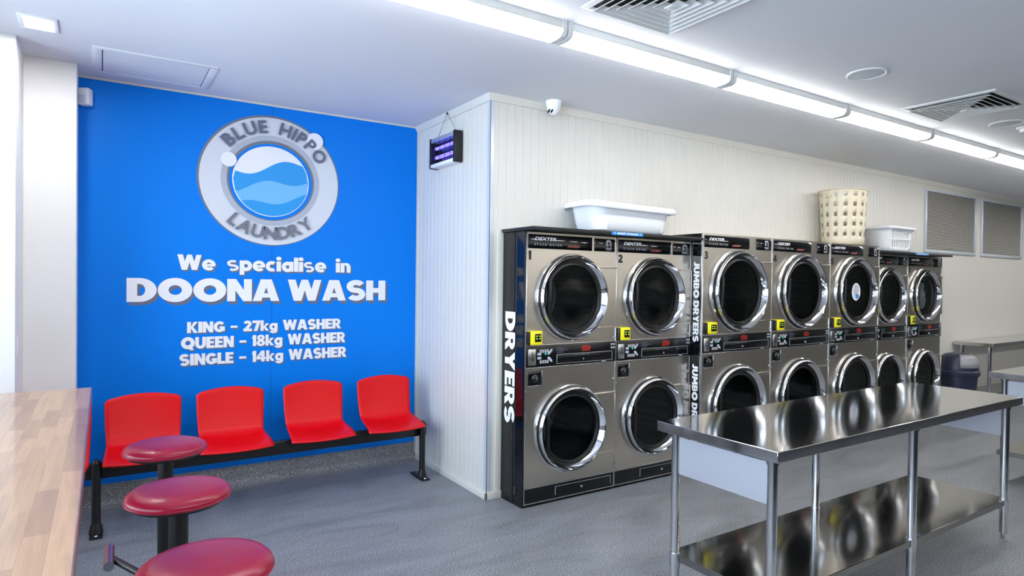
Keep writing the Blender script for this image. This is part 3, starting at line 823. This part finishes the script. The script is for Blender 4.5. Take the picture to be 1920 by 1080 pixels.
    for q in range(2):
        for s_ in range(2): lt.box(rd[0]+.046+.026*q, rd[0]+.058+.026*q, -.0388, -.0375, rd[2]+.045+.016*s_, rd[2]+.051+.016*s_)
    P('screen_lights', lt, 'led_y', r)
    # blank plate with dome knob on the lower cabinet
    k = P('knob_plate', MB().box(sq[0], sq[1]-.006, -.003, .002, sq[2]+.006, sq[3], .001), 'black_gloss')
    mx, mz = (sq[0]+sq[1])/2-.003, (sq[2]+sq[3])/2+.003
    P('plate_trim', MB().box(sq[1]-.006, sq[1], -.006, .002, sq[2], sq[3], .001).box(sq[0], sq[1]-.006, -.006, .002, sq[2], sq[2]+.006, .001), 'trim_metal', k)
    P('knob', MB().lathe([(.0001, -.02), (.012, -.018), (.024, -.010), (.027, -.002)], (mx, 0, mz), 'y', 24), 'black_metal', k)
    P('knob_screw', MB().lathe([(.0001, -.024), (.005, -.023), (.006, -.018)], (mx, 0, mz), 'y', 12), 'chrome', k)
    # kick panel
    q = P('kick_panel', MB().box(.007, W-.005, -.002, .02, .026, .121), 'black_panel')
    a0, a1 = .262/.794*W, .762/.794*W
    P('kick_hatch', MB().box(a0, a1, -.006, -.001, .046, .104, .002), 'black_panel', q)
    fr = MB().box(a0, a1, -.0072, -.0055, .102, .105).box(a0-.002, a0+.002, -.0072, -.0055, .046, .105).box(a1-.002, a1, -.0072, -.0055, .046, .105)
    P('hatch_edge', fr, 'print_soft', q)
    P('hatch_lock', MB().lathe([(.0001, -.013), (.008, -.013), (.0095, -.01), (.0095, -.004)], (.49/.794*W, 0, .07), 'y', 16), 'chrome', q)
    P('plinth', MB().box(.004, W-.004, .012, .05, 0, .03), 'black_matte')
    # edge screws
    for sx, szs in ((.012, (ct[3]+.014, split-.15, .19)), (W-.016, (ct[3]+.03, .80, .2, H-.03))):
        for sz in szs: P('screw', MB().lathe([(.0001, -.006), (.005, -.005), (.006, 0)], (sx, 0, sz), 'y', 10), 'chrome')
    return t, num

Ysm, Yj = 3.415, 3.312
WS, HS, WJ, HJ = .789, 1.82, .8755, 1.885
small, nsm = make_dryer(WS, HS, False)
jumbo, nj = make_dryer(WJ, HJ, True)
plan = [
    ('1', small, 2.321, Ysm, "stainless stack dryer with number 1, first in the row, beside the DRYERS panel"),
    ('2', small, 3.110, Ysm, "stainless stack dryer with number 2, between dryer 1 and the black JUMBO DRYERS panel"),
    ('3', jumbo, 3.909, Yj, "larger stainless stack dryer with number 3, right after the JUMBO DRYERS panel"),
    ('4', jumbo, 4.785, Yj, "larger stainless stack dryer with number 4, middle of the three forward ones"),
    ('5', jumbo, 5.661, Yj, "larger stainless stack dryer with number 5 and a round white sticker on its door"),
    (None, small, 6.542, Ysm, "stainless stack dryer set back and half hidden between dryer 5 and dryer 7"),
    ('7', small, 7.337, Ysm, "stainless stack dryer with number 7 and laundry in its drum, last in the row"),
]
first = set(); dryers = {}
todo = []
for n_, src, x, y, lab in plan:
    o = src if src.name not in first else copy_tree(src)
    first.add(src.name)
    todo.append((o, n_, src, x, y, lab))
for o, n_, src, x, y, lab in todo:
    o.location = (x, y, 0); o['label'] = lab
    dryers[n_ or '6'] = o
    nx, nz = nj if src is jumbo else nsm
    s = n_ or '6'
    fat_build('number', s, lambda u, v: (nx+u, -.0012, nz+v), .045*FATG[s][0]/.72 if s != '1' else .024, .06, 'ink', o)
# round notice sticker on the upper door of dryer 5
st = build('door_sticker', MB().add([(.437+.075*math.cos(2*PI*i/40), -.0125, 1.43+.085*math.sin(2*PI*i/40)) for i in range(40)], [tuple(range(40))]), 'print_white', dryers['5'], smooth=0)
stl = MB()
for q in range(8):
    w = .1-.012*abs(q-3); stl.box(.437-w/2, .437+w/2-(.03 if q > 4 else 0), -.0136, -.013, 1.487-.016*q, 1.493-.016*q)
build('sticker_print', stl, 'print_grey', st, smooth=0)
build('sticker_mark', MB().add([(.458+.024*math.cos(2*PI*i/20), -.0138, 1.388+.026*math.sin(2*PI*i/20)) for i in range(20)], [tuple(range(20))]), 'label_blue', st, smooth=0)

# laundry tumbling in dryer 7
bm = bmesh.new(); bmesh.ops.create_icosphere(bm, subdivisions=4, radius=1)
import mathutils
for v in bm.verts:
    p = v.co.copy(); nn = mathutils.noise.fractal(p*2.1+Vector((3, 1, 7)), 1.0, 2.0, 4) + .5*abs(mathutils.noise.noise(p*4.3))
    s = 1 + .28*nn; v.co = Vector((p.x*.155*s, p.y*.062*s, p.z*.160*s))
lm = MB().bm(bm); bm.free()
lo = build('laundry_load', lm, 'fabric', smooth=60); lo.location = (7.337+.385, Ysm+.088, 1.375)
tag(lo, 'crumpled pale laundry behind the glass of the upper drum of dryer 7', 'laundry')

# black side panels with vertical lettering
t = thing('end_panel', 'tall black side panel with white DRYERS lettering at the left end of the dryers', 'panel', (0, 0, 0))
build('front_sheet', MB().box(2.3125, 2.3205, 3.418, 3.53, 0, 1.822), 'black_gloss', t)
build('back_sheet', MB().box(2.3095, 2.3205, 3.555, YC-.002, 0, 1.822), 'black_panel', t)
build('joint_strip', MB().box(2.3085, 2.3205, 3.53, 3.555, 0, 1.822), 'black_matte', t)
def side(x, ytop, z0): return lambda u, v: (x, ytop + (-v), z0 - u)
fat_build('lettering', 'DRYERS', side(2.3078, 3.508+.13, 1.288), .752, .128, 'print_white', t, .05)
t = thing('jumbo_panel', 'narrow black side panel with white JUMBO DRYERS lettering beside dryer 3', 'panel', (0, 0, 0))
build('sheet', MB().box(3.9005, 3.9085, 3.316, YC-.002, 0, 1.884), 'black_gloss', t)
build('edge_strip', MB().box(3.8995, 3.9088, 3.310, 3.317, 0, 1.886), 'trim_metal', t)
for z in (1.665, .862):
    fat_build('lettering', 'JUMBO DRYERS', side(3.8993, 3.388, z), .63, .058, 'print_white', t, .05, .3)

# storage boards over the dryers, with blue labels on their front edges
def board(x0, x1, lx0, lx1, lab, z=1.826):
    t = thing('storage_board', lab, 'shelf', (0, 0, 0))
    build('board', MB().box(x0, x1, 3.295, YC-.001, z, z+.022, .002), 'black_matte', t)
    b = build('label_strip', MB().box(lx0, lx1, 3.2925, 3.2955, z-.001, z+.021), 'label_blue', t)
    w = lx1-lx0
    lt = lettering(MB(), 'BASKET STORAGE', lambda u, v: (lx0+.17*w+u, 3.2915, z+.004+v), .66*w, .013, .04, 0, 1.05)
    for ax in (.09, .91):
        c = lx0+ax*w
        lt.add([(c-.006, 3.2915, z+.011), (c+.006, 3.2915, z+.011), (c, 3.2915, z+.018), (c-.0022, 3.2915, z+.003), (c+.0022, 3.2915, z+.003), (c+.0022, 3.2915, z+.011), (c-.0022, 3.2915, z+.011)], [(0, 1, 2), (3, 4, 5, 6)])
    build('label_lettering', lt, 'print_white', b, smooth=0)
board(2.294, 3.898, 2.955, 3.252, 'black storage board above dryers 1 and 2, carrying the white tub')
board(6.54, 8.105, 7.24, 7.53, 'black storage board above dryers 6 and 7, with a small blue label')

# ------------------------------------------------------------------ tub and baskets on top
def rrect(a, b, r, n=10):
    pts = []
    for cx, cy, a0 in ((a-r, b-r, 0), (-a+r, b-r, 90), (-a+r, -b+r, 180), (a-r, -b+r, 270)):
        for k in range(n+1):
            t = math.radians(a0+90*k/n); pts.append((cx+r*math.cos(t), cy+r*math.sin(t)))
    return pts
def loft(rings, cap0=True):
    mb = MB(); n = len(rings[0]); vs = [p for r in rings for p in r]
    fs = [(k*n+i, k*n+(i+1) % n, (k+1)*n+(i+1) % n, (k+1)*n+i) for k in range(len(rings)-1) for i in range(n)]
    if cap0: fs.append(tuple(range(n))[::-1])
    return mb.add(vs, fs)
def ring(a, b, r, z, top=None, dx=0, dy=0):
    return [(x+dx, y+dy, z + (top(x) if top else 0)) for x, y in rrect(a, b, r)]
sway = lambda x: .030*max(0, -x/.42)**2*(1 if x < 0 else 0) + .018*max(0, x/.42)**3 - .0
t = thing('wash_tub', 'white plastic tub on the black board above dryers 1 and 2', 'tub', (3.205, 3.475, 1.851))
rs = [ring(.30, .12, .06, 0), ring(.335, .14, .08, .012), ring(.352, .15, .09, .07), ring(.372, .163, .10, .145, sway), ring(.380, .168, .10, .178, sway)]
build('basin', loft(rs), 'white_plastic', t, smooth=50, solid=.004)
rs = [ring(.380, .168, .10, .18, sway), ring(.392, .176, .10, .186, sway), ring(.412, .19, .11, .182, sway), ring(.424, .198, .11, .165, sway), ring(.430, .201, .115, .138, sway)]
build('rolled_rim', loft(rs, False), 'white_plastic', t, smooth=50, solid=.004)

# beige hamper with square holes
t = thing('laundry_hamper', 'tall beige plastic laundry hamper with square holes on top of dryer 5', 'laundry basket', (6.155, 3.475, 1.888))
NB, rows = 75, []
zs = [0.0, .012, .045]
for k in range(5): zs += [.078+.097*k, .078+.097*k+.037]
zs += [.515, .53]
hm = MB(); cols = NB
def hp_(i, z):
    a = 2*PI*i/NB; q = .215+.035*(z/.53); sq = 1.0
    return (q*math.cos(a)*1.0, q*.80*math.sin(a), z)
for z in zs:
    for i in range(NB): hm.v.append(hp_(i, z) if z > 0 else tuple(.94*c for c in hp_(i, z)[:2])+(0,))
for k in range(len(zs)-1):
    for i in range(NB):
        if k >= 3 and (k-3) % 2 == 0 and k < 13 and i % 5 in (0, 1): continue
        if k >= 3 and False: continue
        j = (i+1) % NB; hm.f.append((k*NB+i, k*NB+j, (k+1)*NB+j, (k+1)*NB+i))
hm.f.append(tuple(range(NB))[::-1])
build('basket_wall', hm, 'beige_plastic', t, smooth=50, solid=.004)
build('rim', MB().tube([(.257*math.cos(2*PI*i/64), .257*.80*math.sin(2*PI*i/64), .531) for i in range(64)], .006, 8, True), 'beige_plastic', t)
build('handle', MB().tube([(-.25, -.03, .46), (-.275, -.03, .465), (-.275, .03, .465), (-.25, .03, .46)], .006, 8), 'beige_plastic', t)

# white slotted basket
t = thing('slotted_basket', 'small white slotted laundry basket on the far board beside the beige hamper', 'laundry basket', (7.04, 3.475, 1.85))
wb = MB()
L2, D2, Hb = .235, .135, .25
def wbp(u, v):      # u along the outline 0..1 per side, v height
    s = .86 + .14*v/Hb
    return s
def panel(p0, p1, slots, mb):
    p0 = Vector(p0); p1 = Vector(p1)
    us = [0.0]; zcuts = [0, .045, .125, .14, .205, Hb]
    n = slots
    edges = [0, .07]
    for k in range(n):
        a = .07+.86*k/n; b = .07+.86*(k+.62)/n; edges += [b, .07+.86*(k+1)/n]
    edges = edges[:-1] + [1.0] if n else [0, 1]
    base = len(mb.v)
    for z in zcuts:
        s = .86+.14*z/Hb
        for e in edges:
            q = p0.lerp(p1, e); mb.v.append((q.x*s, q.y*s, z))
    w = len(edges)
    for r in range(len(zcuts)-1):
        for c in range(w-1):
            if n and r in (1, 3) and c >= 1 and c % 2 == 1 and c < w-1: continue
            mb.f.append((base+r*w+c, base+r*w+c+1, base+(r+1)*w+c+1, base+(r+1)*w+c))
panel((-L2, -D2, 0), (L2, -D2, 0), 9, wb); panel((L2, -D2, 0), (L2, D2, 0), 5, wb); panel((L2, D2, 0), (-L2, D2, 0), 9, wb); panel((-L2, D2, 0), (-L2, -D2, 0), 0, wb)
s = .86; wb.add([(-L2*s, -D2*s, 0), (L2*s, -D2*s, 0), (L2*s, D2*s, 0), (-L2*s, D2*s, 0)], [(3, 2, 1, 0)])
build('basket_wall', wb, 'white_plastic', t, smooth=30, solid=.004)
sw = lambda x: .012*math.cos(min(1, abs(x)/.13)*PI)*-.6
rs = [ring(L2-.002, D2-.002, .02, Hb-.012, sw), ring(L2+.012, D2+.012, .03, Hb+.004, sw), ring(L2+.026, D2+.026, .035, Hb, sw), ring(L2+.032, D2+.032, .035, Hb-.022, sw)]
build('rim', loft(rs, False), 'white_plastic', t, smooth=50, solid=.003)

# ------------------------------------------------------------------ insect zapper on the return wall
t = thing('insect_zapper', 'black and silver insect killer lamp with violet tubes hung on the white panelled wall', 'insect killer', (XC, 4.275, 2.362))
y0, y1, hz = -.205, .205, .218
build('end_cap', MB().box(-.075, -.004, y0-.004, y0+.02, -.008, hz+.006, .006), 'black_metal', t)
build('end_cap', MB().box(-.075, -.004, y1-.02, y1+.004, -.008, hz+.006, .006), 'black_metal', t)
build('top_reflector', MB().box(-.072, -.006, y0+.02, y1-.02, hz-.03, hz, .003), 'galv', t)
build('bottom_tray', MB().box(-.074, -.006, y0+.02, y1-.02, -.004, .022, .003), 'white_plastic', t)
build('back_plate', MB().box(-.012, -.005, y0+.02, y1-.02, .02, hz-.03), 'black_panel', t)
for z in (.075, .145): build('violet_tube', MB().cyl((-.04, y0+.03, z), (-.04, y1-.05, z), .0125, 16), 'uv', t)
g = MB()
for k in range(9): g.cyl((-.066, y0+.02, .03+.019*k), (-.066, y1-.02, .03+.019*k), .0011, 6)
for k in range(4): g.cyl((-.068, y0+.075+.085*k, .02), (-.068, y0+.075+.085*k, hz-.03), .0022, 6)
build('wire_guard', g, 'black_metal', t)
hk = (-.034, -.01, .385)
build('hanging_wire', MB().tube([(-.03, y0+.05, hz), (-.03, y0+.10, hz+.065), hk], .0016, 6).tube([(-.03, y1-.05, hz), (-.03, y1-.09, hz+.05), hk], .0016, 6), 'black_metal', t)
build('hook', MB().lathe([(.0001, -.008), (.006, -.006), (.008, 0), (.006, .006), (.0001, .008)], (hk[0], hk[1], hk[2]), n=12), 'ink', t)

# ------------------------------------------------------------------ bench with four red seats
def shell(w_back, w_front, depth, z_top, z_crease, z_front, lean, bulge=.045):
    """one-piece seat shell facing -Y, centre line at x=0, crease of back and seat at y=0."""
    prof = []
    n1, n2 = 14, 12
    for i in range(n1+1):
        q = i/n1; prof.append(('b', 1-q))
    for i in range(1, n2+1): prof.append(('s', i/n2))
    mb = MB(); NX = 20; rows = []
    for kind, q in prof:
        for j in range(NX+1):
            u = -1+2*j/NX
            if kind == 'b':
                w = w_back*(1-.05*(1-q)**2)/2
                zt = z_top-.028*u*u - .012*(abs(u) > .97)
                z = z_crease+.02+(zt-z_crease-.02)*q
                y = lean*q + .015*(1-q)**3*-1 - .022*(u*u)*(.4+.6*q)
                if q < .14: y += -.010*((.14-q)/.14)**2*1.5
            else:
                w = (w_back*.95+(w_front-w_back*.95)*q)/2
                y = -.03-q*(depth-.03)-bulge*(1-u*u)*q*q
                z = z_crease + (z_front-z_crease)*q**1.0 - .018*max(0, q-.75)/.25 + .012*(1-q)*.5 - .012*math.sin(q*PI)*(1-u*u) + .012*u*u*(1-q)
                if q < .2: z += .006*(1-q/.2)
            mb.v.append((w*u, y, z))
    R = len(prof)
    for r in range(R-1):
        for j in range(NX):
            a = r*(NX+1)+j; mb.f.append((a, a+1, a+NX+2, a+NX+1))
    return mb
bench = thing('beam_bench', 'black beam bench with four red plastic seats along the blue wall', 'bench', (0, 4.38, 0))
build('beam', MB().box(-.082, 2.07, -.022, .022, .315, .405, .006), 'black_metal', bench)
for cx in (.218, .718, 1.262, 1.79):
    s = build('seat', shell(.415, .435, .27, .766, .452, .43, .045), 'red_plastic', bench, smooth=60, solid=.007)
    s.location = (cx, .13, 0)
    br = MB().box(-.09, .09, -.05, .10, .405, .418, .003).box(-.13, -.10, -.06, .11, .415, .432, .003).box(.10, .13, -.06, .11, .415, .432, .003)
    b = build('seat_bracket', br, 'black_metal', bench); b.location = (cx, 0, 0)
for lx in (-.028, 2.022):
    lg_ = build('leg', MB().cyl((lx, -.048, .03), (lx, -.048, .418), .0225, 24).lathe([(.0225, .418), (.018, .431), (.008, .437), (.0001, .438)], (lx, -.048, 0), n=24), 'black_metal', bench)
    ft = MB(); ft.box(lx-.032, lx+.032, -.125, .105, 0, .012, .004)
    ft.lathe([(.036, .010), (.034, .03), (.025, .06), (.0225, .075)], (lx, -.048, 0), n=24)
    build('foot', ft, 'black_metal', lg_)
    build('foot_bolt', MB().lathe([(.0001, .018), (.008, .017), (.01, .012)], (lx, -.10, 0), n=12), 'trim_metal', lg_)

# red chair half hidden behind the end of the bar
t = thing('cafe_chair', 'red plastic chair almost hidden behind the far end of the wooden bar', 'chair', (-.268, 4.04, 0))
build('seat_shell', shell(.44, .30, .36, .875, .47, .45, .07), 'red_plastic', t, smooth=60, solid=.007)
for lx in (-.11, .11):
    for ly, dy in ((-.30, -.05), (0.0, .08)):
        build('leg', MB().cyl((lx, ly, .445), (lx, ly+dy*.5, 0), .011, 14), 'black_metal', t)

# ------------------------------------------------------------------ bar and stools
bar = thing('bar_counter', 'long glossy wooden bar counter at the left edge of the photo', 'counter', (0, 0, 0))
BX1, BY1 = -.039, 3.368
build('counter_top', MB().box(-.95, BX1, -1.2, BY1, .955, 1.0, .004, 2), 'wood', bar, smooth=20)
for y in (3.0, 1.1, -.8):
    build('support_frame', MB().box(-.60, -.54, y-.03, y+.03, 0, .955, .004).box(-.80, -.16, y-.03, y+.03, .925, .955, .004).box(-.72, -.42, y-.15, y+.15, 0, .012, .003), 'black_metal', bar)

def make_stool():
    t = thing('bar_stool', '', 'stool', group='fixed maroon bar stools beside the bar')
    build('seat', MB().lathe([(.0001, .772), (.07, .770), (.12, .765), (.150, .756), (.163, .745), (.167, .735), (.164, .724), (.155, .718), (.148, .7165)], n=56), 'vinyl', t)
    build('seat_piping', MB().tube([(.1655*math.cos(2*PI*i/56), .1655*math.sin(2*PI*i/56), .729) for i in range(56)], .0035, 8, True), 'vinyl', t)
    build('seat_pan', MB().lathe([(.150, .719), (.145, .708), (.06, .700), (.055, .69), (.0001, .69)], n=48), 'black_metal', t)
    build('post', MB().cyl((0, 0, .01), (0, 0, .70), .031, 32), 'black_metal', t)
    build('floor_flange', MB().lathe([(.0001, .014), (.10, .014), (.115, .010), (.118, 0)], n=40), 'black_metal', t)
    return t
def footrest(st, ang, z=.385):
    d = Vector((math.cos(ang), math.sin(ang), 0)); e = d*.505; bdir = Vector((0.02, 1, 0)).normalized()
    a = build('footrest_arm', MB().cyl(d*.02+Vector((0, 0, z)), e+Vector((0, 0, z)), .013, 16), 'black_metal', st)
    build('foot_bar', MB().cyl(e-bdir*.095+Vector((0, 0, z)), e+bdir*.095+Vector((0, 0, z)), .0185, 20), 'footbar', a)
sp = [((.236, 3.166), 'maroon bar stool farthest from the camera, in front of the red seats'),
      ((.226, 2.475), 'maroon bar stool in the middle, with a steel footrest bar'),
      ((.229, 1.806), 'maroon bar stool nearest the camera, cut off by the bottom edge')]
s0 = make_stool()
sts = [s0] + [copy_tree(s0) for _ in sp[1:]]
for o, ((x, y), lab) in zip(sts, sp):
    o.location = (x, y, 0); o['label'] = lab
footrest(sts[1], math.atan2(2.945-2.475, .022-.226))
footrest(sts[2], PI)

# ------------------------------------------------------------------ stainless work tables
def make_table(name, lab, x0, x1, y0, y1, zt, legs_x, shelf, aprons=True, group='stainless steel work tables', edge=.045, inset=.055):
    t = thing(name, lab, 'work table', (x0, y0, 0), group=group)
    L, D = x1-x0, y1-y0
    tp = build('table_top', MB().box(0, L, 0, D, zt-edge, zt, .002, 2), 'table_steel', t, smooth=20)
    sh = build('shelf', MB().box(inset-.005, L-inset+.005, inset-.01, D-inset+.01, shelf-.035, shelf, .002, 2), 'shelf_steel', t, smooth=20)
    r = .021
    for lx in legs_x:
        for ly in (inset, D-inset-.02):
            g = build('leg', MB().cyl((lx, ly, .035), (lx, ly, zt-edge), r, 28), 'tube', t)
            build('collar', MB().cyl((lx, ly, zt-edge-.022), (lx, ly, zt-edge), r+.005, 28), 'tube', g)
            build('shelf_clamp', MB().cyl((lx, ly, shelf-.062), (lx, ly, shelf+.004), r+.0035, 28), 'tube', g)
            build('foot', MB().lathe([(.0001, 0), (.010, .001), (.012, .006), (.0125, .036)], (lx, ly, 0), n=20), 'tube', g)
    if aprons:
        for lx in (legs_x[0], legs_x[-1]):
            a = build('end_apron', MB().box(lx-.002, lx+.002, inset+.012, D-inset-.012, zt-edge-.19, zt-edge-.018), 'galv', t)
            rv = MB()
            for yy in (inset+.02, D-inset-.02):
                for k in range(5): rv.lathe([(.0001, .0), (.003, .001), (.0035, .003)], (lx-.002 if lx == legs_x[0] else lx+.0, yy, zt-edge-.178+.036*k), n=8)
            build('rivets', rv, 'chrome', a)
    return t
make_table('work_table', 'long stainless steel work table with a lower shelf in the right foreground', 2.200, 4.590, 1.481, 2.116, .845, (.05, 1.19, 2.305), .235)
make_table('work_table', 'stainless steel work table at the right edge behind the end of the long table', 5.70, 8.05, 1.43, 2.06, .845, (.095, 1.17, 2.27), .25)
make_table('wall_table', 'stainless steel table against the far wall right of the swing bin', 9.08, 11.6, 3.24, 3.668, .80, (.06, 2.4), .17, aprons=False)

# ------------------------------------------------------------------ swing bin
t = thing('swing_bin', 'navy swing lid bin on the floor between dryer 7 and the wall table', 'bin', (8.55, 3.40, 0))
build('bin_body', MB().lathe([(.0001, 0), (.155, 0), (.165, .01), (.20, .46), (.20, .47)], n=40), 'navy', t)
build('bin_collar', MB().lathe([(.20, .44), (.218, .445), (.222, .49), (.212, .505), (.2, .51)], n=40), 'navy', t)
bl = MB(); N1, N2 = 20, 32
pr = [(.21, .50), (.21, .54), (.2, .60), (.175, .655), (.13, .69), (.06, .705), (.0001, .707)]
build('lid', MB().lathe(pr, n=40, sy=.97), 'navy', t)
fl = MB(); cols = 10
for r, z in pr[1:5]:
    for k in range(cols+1):
        a = math.radians(-152+88*k/cols); fl.v.append(((r+.006)*math.cos(a), (r+.006)*.97*math.sin(a), z+.003))
for i in range(3):
    for k in range(cols): a = i*(cols+1)+k; fl.f.append((a, a+1, a+cols+2, a+cols+1))
build('swing_flap', fl, 'grey_plastic', t, smooth=60, solid=.004)

# ------------------------------------------------------------------ light and camera
W = bpy.data.worlds.new('World'); S.world = W; W.use_nodes = True
bg = W.node_tree.nodes['Background']; bg.inputs['Color'].default_value = (0.74, 0.86, 1.0, 1); bg.inputs['Strength'].default_value = 8.0
pl = bpy.data.lights.new('window_portal', 'AREA'); pl.shape = 'RECTANGLE'; pl.size = 6.6; pl.size_y = 2.0; pl.cycles.is_portal = True
po = bpy.data.objects.new('window_portal', pl); COL.objects.link(po); po.location = (XL-.13, .7, 1.575); po.rotation_euler = (PI/2, 0, -PI/2)

# unseen strip lights added behind the camera to brighten dryer fronts and floor
for i in range(6):
    al = bpy.data.lights.new('unseen_strip_light', 'AREA'); al.shape = 'RECTANGLE'; al.size = 1.2; al.size_y = .13; al.energy = 44; al.color = (1.0, .985, .96)
    ao = bpy.data.objects.new('unseen_strip_light', al); COL.objects.link(ao); ao.location = (.6+1.9*i, -1.7, CZ-.08)

# the visible row of tubes runs on to the far end of the room
for x in (9.95, 11.2, 12.4):
    al = bpy.data.lights.new('unseen_strip_light', 'AREA'); al.shape = 'RECTANGLE'; al.size = 1.2; al.size_y = .13; al.energy = 9; al.color = (1.0, .985, .96)
    ao = bpy.data.objects.new('unseen_strip_light', al); COL.objects.link(ao); ao.location = (x, 2.513, CZ-.08)
cam = bpy.data.cameras.new('camera'); co = bpy.data.objects.new('camera', cam); COL.objects.link(co)
TH, PT, RO, FP = .5754, -.0123, -.0126, 1182.75
s_, c_ = math.sin(TH), math.cos(TH)
D = Vector((s_, c_, 0)); R = Vector((c_, -s_, 0)); Zv = Vector((0, 0, 1))
Fv = D*math.cos(PT) + Zv*math.sin(PT); Uv = Zv*math.cos(PT) - D*math.sin(PT)
R2 = R*math.cos(RO) - Uv*math.sin(RO); U2 = Uv*math.cos(RO) + R*math.sin(RO)
mw = Matrix((R2, U2, -Fv)).transposed().to_4x4(); mw.translation = Vector((0, 0, 1.5))
co.matrix_world = mw
cam.sensor_width = 36; cam.lens = 36*FP/1920; cam.clip_start = .02
S.camera = co
S.view_settings.view_transform = 'Standard'; S.view_settings.look = 'None'; S.view_settings.gamma = 1.0
S.view_settings.use_curve_mapping = False; S.view_settings.exposure = 0.22
S.cycles.max_bounces = 10; S.cycles.diffuse_bounces = 6; S.cycles.transparent_max_bounces = 12
